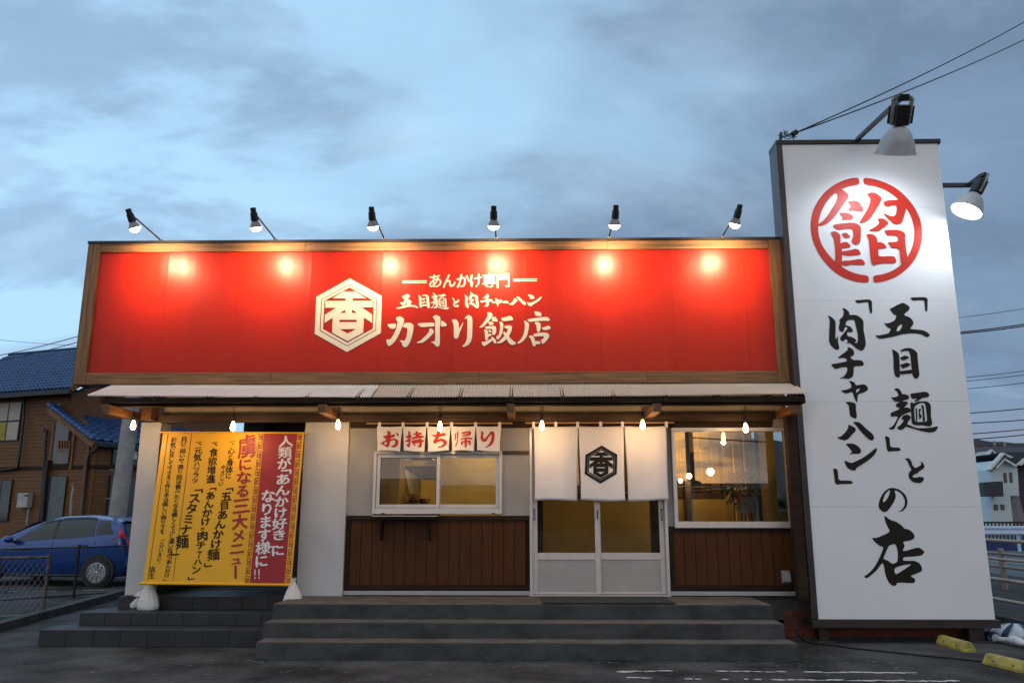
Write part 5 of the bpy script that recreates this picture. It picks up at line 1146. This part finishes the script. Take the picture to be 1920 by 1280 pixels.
# walls as extruded outlines
def wall_slab(P, depth, name='wall', m=M_side, n=None): return MB().slab(P, (n or -nF)*depth).build(name, m, house)
wall_slab([HC+hu*sL, HC, HC+up*(zv2), HC+hu*s_c+up*(zv1), HC+hu*s_c+up*(z_eave+.1), HC+hu*sL+up*(z_eave+.1)], .2)
wall_slab([HC-nF*.2, HC+hv*9, HC+hv*9+up*zv2, HC+up*zv2-nF*.2], .2, n=hu)
wall_slab([HC+hu*s_c+up*2.5-nF*.2, HC+hu*s_c+hv*9+up*2.5, HC+hu*s_c+hv*9+up*(z_eave+1.6), HC+hu*s_c+hv*2.6+up*(z_eave+1.6), HC+hu*s_c+up*(z_eave)-nF*.2], .2, n=hu)
# horizontal boarding, each board a thin lap (too fine to tell apart from here)
sb = MB(); z = .3
while z < z_eave:
    if z < zv2-.1: e0 = 0
    else: e0 = min(s_c, s_c*(z-zv2)/(zv1-zv2)) if z < zv1 else s_c
    p = HC+up*z+nF*.012; sb.hexa([p+hu*(e0+.02), p+hu*sL, p+hu*sL+nF*.012, p+hu*(e0+.02)+nF*.012], [p+hu*(e0+.02)+up*.125, p+hu*sL+up*.125, p+hu*sL+up*.125+nF*.003, p+hu*(e0+.02)+up*.125+nF*.003])
    if z < zv2-.15: p = HC+up*z+nR*.012; sb.hexa([p, p+hv*7, p+hv*7+nR*.012, p+nR*.012], [p+up*.125, p+hv*7+up*.125, p+hv*7+up*.125+nR*.003, p+up*.125+nR*.003])
    z += .135
tag(sb.build('siding', M_side, house), kind='stuff')
def hpanel(P, th, name, m, parent=None, n=None): return MB().slab(P, (n or nF)*th).build(name, m, parent or house)
def rectF(px0, py0, px1, py1): return [hF(px0, py0, .03), hF(px1, py0, .03), hF(px1, py1, .03), hF(px0, py1, .03)]
def perp(P): # straighten to an upright rectangle on the wall
    a, b, c, d = P; zt, zb_ = (a.z+b.z)/2, (c.z+d.z)/2; sa, sb_ = a, b
    return [Vector((a.x, a.y, zt)), Vector((b.x, b.y, zt)), Vector((b.x, b.y, zb_)), Vector((a.x, a.y, zb_))]
def hwin(px0, py0, px1, py1, cols=1, rws=1, m=M_dglass, rev=False, blind=None, w=.06):
    fn = hR if rev else hF; nn = nR if rev else nF
    P = perp([fn(px0, py0, .02), fn(px1, py0, .02), fn(px1, py1, .02), fn(px0, py1, .02)])
    o = hpanel(P, .05, 'window', M_blackm, n=nn); a, b, c, d = P; L_ = (b-a); H_ = (d-a)
    for i in range(cols):
        for j in range(rws):
            l = L_.length; h = H_.length; u0 = (i+w/l*cols*.6)/cols; u1 = (i+1-w/l*cols*.6)/cols; v0 = (j+w/h*rws*.6)/rws; v1 = (j+1-w/h*rws*.6)/rws
            q = [a+L_*u0+H_*v0+nn*.05, a+L_*u1+H_*v0+nn*.05, a+L_*u1+H_*v1+nn*.05, a+L_*u0+H_*v1+nn*.05]
            hpanel(q, .006, 'pane', (blind or m) if not isinstance(blind, list) else blind[j*cols+i], o, nn)
    return o
M_byel = mat('yellow_blind', (.35, .30, .05), .8)
hwin(-24, 754, 44, 827, 3, 2, blind=[M_blind, M_blind, M_blind, M_byel, M_byel, M_blind]); hwin(-12, 899, 26, 977, 2, 1)
hwin(107, 786, 136, 871, 1, 1, w=.10)
P = perp(rectF(93, 892, 126, 990)); dro = hpanel(P, .05, 'door', mat('dark_trim', (.03, .028, .026), .5)); P2 = perp([hF(98, 893.5, .085), hF(125, 893.5, .085), hF(125, 990, .085), hF(98, 990, .085)]); hpanel(P2, .01, 'door_pane', mat('frosted_pane', (.10, .13, .13), .4), dro)
for px0, px1 in ((133, 139),): pass
hwin(211, 835, 232, 872, 1, 1, rev=True); hwin(243, 838, 266, 874, 1, 1, rev=True); hwin(205, 892, 262, 985, 2, 1, rev=True)
P = perp([hR(246, 842, .09), hR(258, 842, .09), hR(258, 860, .09), hR(246, 860, .09)]); hpanel(P, .005, 'paper_notice', M_wht, n=nR)
# balcony rails in the upper opening, trims and band
rl = MB()
for k in range(5): px = 110+k*5; a, b = hF(px, 826, .10), hF(px, 848, .10); rl.bar(a, b, .06, .03, nF)
tag(rl.build('balcony_bars', M_trimo, house), kind='stuff')
P = perp([hF(110, 840, .09), hF(131, 840, .09), hF(131, 869, .09), hF(110, 869, .09)]); hpanel(P, .02, 'laundry_panel', mat('grey_cloth', (.18, .18, .19), .8))
def vline(px, y0, y1, w, name, m, off=.05, fn=hF): a, b = fn(px, y0, off), fn(px, y1, off); MB().bar(a, Vector((a.x, a.y, b.z)), w, .05, nF).build(name, m, house)
bandz = hF(80, 877).z; MB().bar(HC+hu*sL+up*bandz+nF*.03, HC+up*bandz+nF*.03, .05, .12, up).build('band_board', M_dark, house); MB().bar(HC+up*bandz+nR*.03, HC+hv*7+up*bandz+nR*.03, .05, .12, up).build('band_board', M_dark, house)
vline(166, 832, 1000, .14, 'corner_board', M_trimo); vline(102, 790, 880, .12, 'corner_board', M_trimo); vline(141, 800, 880, .10, 'corner_board', M_trimo); vline(90, 890, 990, .10, 'corner_board', M_trimo)
def pipe(P, r, name='downpipe', m=M_blackm): MB().tube(P, r, 8).build(name, m, house, smooth=60)
pipe([hF(40, 745, .15), hF(46, 750, .15), hF(44, 790, .15), hF(36, 860, .15), hF(34, 876, .15), hF(18, 879, .15), hF(-20, 884, .15)], .045)
pipe([hF(83, 806, .12), hF(87, 806, .12), hF(86, 822, .12), hF(78, 950, .12), hF(73, 985, .12)], .05); pipe([hF(90, 862, .14), hF(85, 900, .14), hF(78, 985, .14)], .07)
pipe([hR(196, 833, .1), hR(190, 838, .1), hF(168, 850, .12), hF(164, 862, .12), hF(160, 900, .12), hF(153, 990, .12)], .045)
# water heater
wh0 = hF(55, 937, .2); hw_ = thing('water_heater', 'white gas water heater box on the orange wood siding', 'water heater', wh0)
a = perp([hF(44, 924, .04), hF(63, 924, .04), hF(63, 951, .04), hF(44, 951, .04)]); MB().slab(a, nF*.22).build('casing', mat('heater_white', (.42, .42, .41), .5), hw_, bevel=.01)
a = perp([hF(46, 927, .265), hF(54, 927, .265), hF(54, 930, .265), hF(46, 930, .265)]); MB().slab(a, nF*.006).build('vent', M_blackm, hw_)
p = hF(54, 951, .12); MB().tube([p, Vector((p.x, p.y, p.z-.6))], .03, 8).build('pipe', M_grey, hw_)
# eaves, gutters, roofs
e1 = HC+hu*(s_c-.55)+nF*.55+up*(z_eave+.02); eL = HC+hu*sL+nF*.55+up*(z_eave+.02)
MB().bar(e1-up*.1, eL-up*.1, .12, .14).build('gutter', M_blackm, house); MB().slab([e1-up*.05, eL-up*.05, eL-nF*.6-up*.02, e1-nF*.6-up*.02], up*.04).build('soffit', M_dark, house)
ridge = hit(60, 663, HC-nF*3.0, nF); rise = ridge.z-e1.z; run = 3.55
def tile_field(O, du, dv, nu, nv, w, l, mode, parent, name='roof_tile', skip=None):
    # O eave corner, du along the eave, dv up the slope (unit vectors)
    nrm = du.cross(dv).normalized(); nrm = nrm if nrm.z > 0 else -nrm
    K = [(0, .0), (.14, .004), (.35, .012), (.55, .045), (.75, .062), (.92, .045), (1.04, .006)]
    def tmesh(mb, o):
        b = len(mb.v)
        for v, lift in ((0, .03), (1.12, 0)):
            for a, h in K: mb.v.append(o+du*(a*w)+dv*(v*l)+nrm*(h+lift))
        for a, h in K: mb.v.append(o+du*(a*w)+nrm*(h+.005))
        n = len(K)
        for i in range(n-1): mb.f.append((b+i, b+i+1, b+n+i+1, b+n+i)); mb.f.append((b+2*n+i, b+2*n+i+1, b+i+1, b+i))
    if mode == 'stuff':
        mb = MB()
        for j in range(nv):
            for i in range(nu):
                if skip and skip(i, j): continue
                tmesh(mb, O+du*(i*w)+dv*(j*l))
        return tag(mb.build(name+'s', M_tileb, parent), kind='stuff')
    mb = MB(); tmesh(mb, Vector((0, 0, 0))); me = mesh_of(mb, name, M_tileb)
    for j in range(nv):
        for i in range(nu):
            if skip and skip(i, j): continue
            piece(name, me, O+du*(i*w)+dv*(j*l)+nrm*random.uniform(0, .004), parent)
dv1 = (-nF*run+up*rise).normalized(); SL1 = math.hypot(run, rise)
roof1 = MB().slab([e1, eL, eL+dv1*SL1, e1+dv1*SL1], up*-.06).build('roof', M_tileb, house)
tile_field(e1+up*.02, hu, dv1, int((sL-s_c+.5)/.19), int(SL1/.27), .19, .27, 'stuff', roof1)
rc = MB(); k = 0
while k*.19 < sL-s_c+.4: p = e1+dv1*SL1+hu*(k*.19+.0)+up*.05; rc.tube([p, p+hu*.17], .07, 8); k += 1
tag(rc.build('ridge_caps', M_tileb, roof1), kind='stuff')
MB().bar(e1-up*.02+hu*.0, e1+dv1*SL1-up*.02, .05, .2, up).build('barge_board', M_trimo, house)
MB().slab([HC+hu*s_c+nF*.05+up*(z_eave-.25), HC+hu*(s_c-.5)+nF*.45+up*(z_eave-.05), HC+hu*(s_c-.5)+nF*.45+up*(z_eave+.02), HC+hu*s_c+nF*.02+up*(z_eave+.02)], nR*.05).build('gable_return', M_trimo, house)
# lower roof of the wing
vt = hF(91, 760, .45); ve = hF(176, 826, .45)
dl = (vt-ve); SL2 = dl.length; dl.normalize()
LR = 7.5
roof2 = MB().slab([ve, vt, vt+hv*LR, ve+hv*LR], up*-.07).build('roof', M_tileb, house)
wl = .42; tile_field(ve+up*.01, hv, dl, int(LR/wl), 10, wl, SL2/10, 'piece', roof2)
MB().bar(ve-up*.12, vt-up*.12, .06, .24, up).build('barge_board', M_trimo, house); MB().bar(ve-up*.12+nR*.05, ve-up*.12+nR*.05+hv*LR, .12, .12, up).build('gutter', M_blackm, house)
rc = MB()
for k in range(int(LR/wl)): p = vt+hv*(k*wl)+up*.05; rc.tube([p, p+hv*(wl*.72)], .075, 8)
tag(rc.build('ridge_caps', mat('ridge_tile_light', (.10, .17, .30), .3), roof2), kind='stuff')
vg = MB()
for k in range(12): p = ve+(vt-ve)*(k/12)+up*.05+nF*.03; vg.tube([p, p+(vt-ve)*(.9/12)], .085, 8)
tag(vg.build('verge_tiles', M_tileb, roof2), kind='stuff')
# bare stick plant by the wall
sp_ = [hF(131, 985, .8), hF(133, 950, .8), hF(134, 930, .8), hF(137, 915, .8), hF(135, 908, .8), hF(138, 906, .8)]
tag(MB().tube(sp_, [.05, .04, .035, .03, .022, .015], 7).build('bare_stick', mat('pale_bark', (.34, .31, .27), .8), smooth=1), 'pale bare crooked stem standing against the orange house wall', 'plant')
# ================================================================== utility poles and wires
PP0, PP1 = at(216, 1000, 20), at(247, 765, 20)
pd = (PP1-PP0)/(PP1.z-PP0.z); pb0 = PP0-pd*PP0.z; pt = pb0+pd*6.9
up1 = thing('utility_pole', 'grey concrete utility pole behind the left white pillar', 'utility pole', (pb0.x, pb0.y, 0))
MB().tube([pb0, pt], [.215, .165], 20).build('shaft', M_cgrey, up1, smooth=50)
for z in (1.8, 2.5, 3.2, 3.9): q = pb0+pd*z; MB().tube([q+Vector((-.19, -.12, 0)), q+Vector((-.28, -.16, 0))], .012, 6).build('step_bolt', M_galv, up1)
def wires(name, ends, lab, r=.012, sag=.4, n=14):
    mb = MB()
    for a, b in ends:
        a, b = Vector(a), Vector(b); mb.tube([a+(b-a)*(i/n)-Vector((0, 0, sag*4*(i/n)*(1-i/n))) for i in range(n+1)], r, 5)
    return tag(mb.build(name, M_rub), lab, 'wire')
for i, (a, b, w_) in enumerate((((-90, 679, 24), (190, 617, 20), 'upper'), ((-90, 688, 24), (190, 628, 20), 'lower'))):
    wires('overhead_wire', [(at(*a), at(*b))], w_+' of the two dark wires above the blue tiled roof at the left', .012, .12)['group'] = 'overhead wires at the left'
wires('overhead_wire', [(at(-80, 628, 45), at(190, 650, 45))], 'faint thin wire crossing high above the blue tiled roof', .012, .1)['group'] = 'overhead wires at the left'
tp = at(1490, 250, 9.7)
for i, (pp, w_) in enumerate((((2060, -42), 'upper'), ((2060, 2), 'lower'))):
    wires('service_wire', [(tp, at(*pp, 16))], w_+' of the two service wires rising to the right from the pylon top corner', .0095, .14)['group'] = 'service wires at the pylon top'
for i, (y0, y1, d, r, w_) in enumerate(((601, 574, 60, .022, 'highest and thinnest'), (626, 603, 44, .035, 'thick double, upper strand'), (628, 607, 44, .035, 'thick double, lower strand'), (712, 692, 60, .025, 'third group, upper'), (718, 700, 60, .025, 'third group, middle'), (732, 715, 60, .025, 'third group, lower'), (776, 765, 70, .045, 'just above the roofs, upper bundled'), (792, 788, 70, .045, 'just above the roofs, upper middle'), (815, 804, 70, .045, 'just above the roofs, lower middle'), (826, 814, 70, .045, 'lowest, just over the dark roof'))):
    wires('distant_wire', [(at(1700, y0+4, d), at(1990, y1-7, d))], 'distant wire right of the pylon sign, '+w_, r, .15)['group'] = 'distant wires right of the pylon sign'
# ================================================================== right side: pipe fences, guard rail, houses
XF = at(1862, 1110, 11.7).x
pf = thing('pipe_fence', 'cream four rail pipe fence running back along the right side of the forecourt', 'fence', (XF, 12, 0))
for zr in (.29, .56, .83, 1.08): MB().tube([(XF, 6.0, zr), (XF, 30, zr)], .024, 10).build('rail', M_cream_pipe, pf, smooth=60)
for yp in (6.2, 9.2, 15.2, 18.2, 21.2, 24.2, 27.2): MB().tube([(XF, yp, 0), (XF, yp, 1.12)], .035, 10).build('post', M_cream_pipe, pf, smooth=60)
q = atz(1886, 1110, 0); 
pf2 = thing('pipe_fence', 'tan two rail pipe fence on short posts at the edge of the road', 'fence', (q.x, q.y, 0))
for zr in (.70, .46, .22): MB().tube([(q.x, 9, zr), (q.x, 40, zr)], .028, 10).build('rail', M_tan_pipe, pf2, smooth=60)
for k in range(-2, 8): MB().tube([(q.x, q.y+k*2.6, 0), (q.x, q.y+k*2.6, .80)], .052, 12).build('post', M_tan_pipe, pf2, smooth=60); MB().box(q.x-.4, q.x+.35, q.y+k*2.6-.2, q.y+k*2.6+.2, .006, .03).build('base_slab', mat('kerb_concrete', (.06, .06, .058)), pf2)
ks = MB().box(XF-.25, XF-.1, 7, 40, 0, .12); tag(ks.build('kerb', mat('kerb_concrete', (.06, .06, .058))), 'concrete kerb under the cream pipe fence', kind='structure')
tag(MB().box(XF-.1, 11.1, 6, 60, .001, .05).build('verge', mat('dark_verge', (.035, .034, .028), .9, var=.3, vs=5, bump=.8)), 'dark strip of bare ground between the two pipe fences', kind='structure')
gr = thing('guard_rail', 'pale blue white crash barrier across the road in front of the houses', 'guard rail', (20, 32, 0))
gz = at(1880, 994, 32).z
prof = [(0, .17), (.05, .13), (.05, .08), (0, .03), (0, -.03), (.05, -.08), (.05, -.13), (0, -.17)]
g = MB(); n0 = len(prof); 
for xx in (14, 60): g.v += [Vector((xx, 32-a, gz+b)) for a, b in prof]
g.f += [(i, i+1, i+1+n0, i+n0) for i in range(n0-1)]; g.build('beam', M_guard, gr)
for k in range(12): MB().tube([(15+k*4, 32.1, 0), (15+k*4, 32.1, gz+.12)], .06, 8).build('post', M_guard, gr)
bwl = thing('blue_low_wall', 'low dark blue painted wall under the crash barrier', 'wall', (20, 33, 0)); MB().box(14, 60, 33, 33.2, 0, at(1880, 1013, 33).z).build('panel', mat('blue_wall_paint', (.015, .04, .16), .6), bwl)
lf_ = thing('lattice_fence', 'dark lattice fence in front of the white house', 'fence', (24, 36, 0)); g = MB()
z1_ = at(1880, 979, 36).z
for k in range(150): g.bar((18+k*.16, 36, .25), (18+k*.16, 36, z1_), .05)
tag(g.build('bars', M_blackm, lf_), kind='stuff'); MB().bar((18, 36, z1_), (42, 36, z1_), .08).build('rail', M_blackm, lf_); MB().bar((18, 36, .6), (42, 36, .6), .08).build('rail', M_blackm, lf_)
HD = 62.0
def h2(px, py, d=HD): return at(px, py, d)
def hpoly(P, d, th, name, m, parent): return MB().slab([h2(x, y, d) for x, y in P], (0, th, 0)).build(name, m, parent)
wh_ = thing('white_house', 'white two storey house with twin gables and dark slate roof right of the pylon sign', 'house', (h2(1880, 960).x, HD, 0))
hpoly([(1861, 880), (1886, 861), (1908, 878), (1911, 929), (1894, 929), (1900, 985), (1860, 985), (1861, 902)], HD, 6, 'wall', M_whouse, wh_)
hpoly([(1894, 929), (1911, 929), (1925, 985), (1899, 985)], HD+.8, 3, 'porch_recess', mat('porch_shade', (.20, .20, .22), .8), wh_)
hpoly([(1905, 872), (1950, 872), (1950, 990), (1916, 990)], HD+1.2, 4, 'dark_wing', M_navy, wh_)
for P in ([(1868, 876), (1885.5, 859), (1884, 862.5), (1870, 877.5)], [(1885.5, 859), (1908, 872), (1906, 875), (1885, 862.5)], [(1854, 880), (1882, 848), (1884, 851), (1859, 881)], [(1882, 848), (1901, 857), (1896, 858), (1884, 851)], [(1910, 871), (1925, 858), (1925, 863), (1916, 872)]):
    hpoly(P, HD-.5, .5, 'fascia', mat('pale_fascia', (.62, .66, .66), .7), wh_)
hpoly([(1885, 847.5), (1950, 846), (1950, 872), (1908, 871.5), (1890, 858), (1900, 857)], HD+.2, 5, 'roof', M_slated, wh_)
hpoly([(1859, 880), (1883, 851), (1888, 857), (1868, 877), (1861, 882)], HD-.2, .6, 'gable_panel', mat('gable_grey', (.16, .18, .20), .8), wh_)
hpoly([(1845, 904), (1869, 902), (1880, 902), (1882, 930), (1846, 930)], HD-1.2, 1.4, 'balcony', M_navy, wh_)
for P in ([(1882, 886), (1887, 886), (1888.5, 904), (1883.5, 904)], [(1892.5, 885), (1897.5, 885), (1899, 904), (1894.5, 904)], [(1864, 945), (1871, 945), (1872, 955.5), (1865, 955.5)], [(1876, 945), (1883, 945), (1884.5, 955), (1877.5, 955)]):
    o = hpoly(P, HD-.06, .06, 'window', M_blackm, wh_); (x0, y0), (x1, _), (x2, y2), (x3, _) = P; hpoly([(x0+.9, y0+1), (x1-.9, y0+1), (x2-.9, y2-1), (x3+.9, y2-1)], HD-.08, .02, 'pane', M_dglass, o)
rh = thing('brown_roofed_house', 'reddish brown house with a wide slate roof and small white dormer', 'house', (h2(1840, 960, 70).x, 70, 0))
hpoly([(1800, 880), (1868, 880), (1868, 990), (1800, 990)], 70, 6, 'wall', M_rhouse, rh)
rfo = MB().slab([h2(1790, 882.5, 69.4), h2(1862, 882.5, 69.4), h2(1960, 840, 78), h2(1790, 841, 78)], (0, 0, .15)).build('roof', M_slate, rh)
dm = hpoly([(1854, 853), (1861, 844), (1869, 853), (1869, 867), (1855, 867)], 72, 2.5, 'dormer', mat('dormer_cream', (.52, .50, .44), .8), rh)
for P in ([(1852.5, 853.5), (1861, 842), (1861, 845), (1855, 853.5)], [(1861, 842), (1871, 852), (1869.5, 854), (1861, 845)]): hpoly(P, 71.6, .5, 'dormer_trim', mat('pale_fascia', (.62, .66, .66)), dm)
o = hpoly([(1839, 897), (1864, 897), (1865, 907), (1840, 907)], 69.9, .1, 'window', M_blackm, rh); hpoly([(1840.5, 898), (1852, 898), (1852.5, 906.5), (1841, 906.5)], 69.85, .04, 'pane', M_dglass, o); hpoly([(1853.5, 898), (1863, 898), (1863.5, 906.5), (1854, 906.5)], 69.85, .04, 'pane', M_dglass, o)
fh = thing('far_red_roof_house', 'distant house with a flat dark red roof edge above the other roofs', 'house', (h2(1835, 840, 110).x, 110, 0))
hpoly([(1790, 841), (1845, 840), (1848, 990), (1790, 990)], 110, 8, 'wall', mat('far_wall', (.30, .24, .2), .8), fh); hpoly([(1788, 834), (1844, 834), (1847, 840), (1788, 841)], 109.5, 9, 'roof', mat('far_red_roof', (.12, .035, .03), .8), fh)
hl = MB(); rn = random.Random(3)
hl.grid(lambda u, v: (40+220*u, 170+10*v, -1+(4+14.2)*v+v*(1.5*noise.noise(Vector((u*14, 0, 0)))+.8*noise.noise(Vector((u*50, 3, 0))))), 160, 3)
tag(hl.build('hills', mat('far_hill', (.05, .06, .07), .9)), 'low dark skyline of far roofs and hills', kind='structure')
for px, hh, lab in ((1885, 826, 'left one of the two small utility poles on the far skyline'), (1904, 829, 'right one of the two small utility poles on the far skyline')):
    b = h2(px, 990, 100); tpz = h2(px, hh, 100).z; t = thing('utility_pole', lab, 'utility pole', (b.x, 100, 0), 'far utility poles on the skyline')
    MB().tube([(b.x, 100, 0), (b.x, 100, tpz)], .13, 8).build('shaft', M_cgrey, t); MB().bar((b.x-1, 99.8, tpz-.6), (b.x+1, 99.8, tpz-.6), .10).build('crossarm', M_blackm, t)
# ================================================================== what stands across the street behind the camera (seen only mirrored in the glass)
bp = thing('utility_pole', 'dark utility pole across the street behind the camera, mirrored in the picture window', 'utility pole', (6.9, -14, 0))
MB().tube([(6.9, -14, 0), (6.9, -14, 10.5)], [.19, .14], 14).build('shaft', M_cgrey, bp, smooth=50)
MB().bar((5.9, -13.85, 8.8), (7.9, -13.85, 8.8), .10).build('crossarm', M_blackm, bp); MB().bar((6.2, -13.85, 5.3), (7.5, -13.85, 5.3), .09).build('crossarm', M_blackm, bp)
for i, (a, b) in enumerate((((-25, -22, 9.2), (6.2, -14, 8.9)), ((-25, -22, 8.4), (7.6, -14, 8.9)), ((6.9, -14, 6.2), (40, -16, 6.6)), ((6.9, -14, 4.6), (40, -16, 4.9)), ((-25, -20, 5.6), (6.9, -14, 6.2)))):
    wires('street_wire', [(a, b)], ('topmost left hand', 'second left hand', 'upper right hand', 'lower right hand', 'lowest left hand')[i]+' wire on the pole across the street', .035, .6)['group'] = 'wires on the pole across the street'
for i, (x0, w_, h_, lab) in enumerate(((-44, 22, 3.9, 'widest'), (-22, 14, 4.3, 'tallest'), (-8, 13, 3.7, 'lowest'), (5, 11, 4.1, 'narrowest'), (16, 24, 3.85, 'far right'))):
    t = thing('street_house', lab+' plain dark house across the street behind the camera', 'house', (x0, -52, 0)); MB().box(x0, x0+w_, -58, -52, 0, h_-.35).build('wall', M_rhouse, t)
    MB().slab([(x0, -51.5, h_-.35), (x0+w_, -51.5, h_-.35), (x0+w_-.2, -55, h_+.3), (x0+.2, -55, h_+.3)], (0, -.3, 0)).build('roof', M_slate, t)
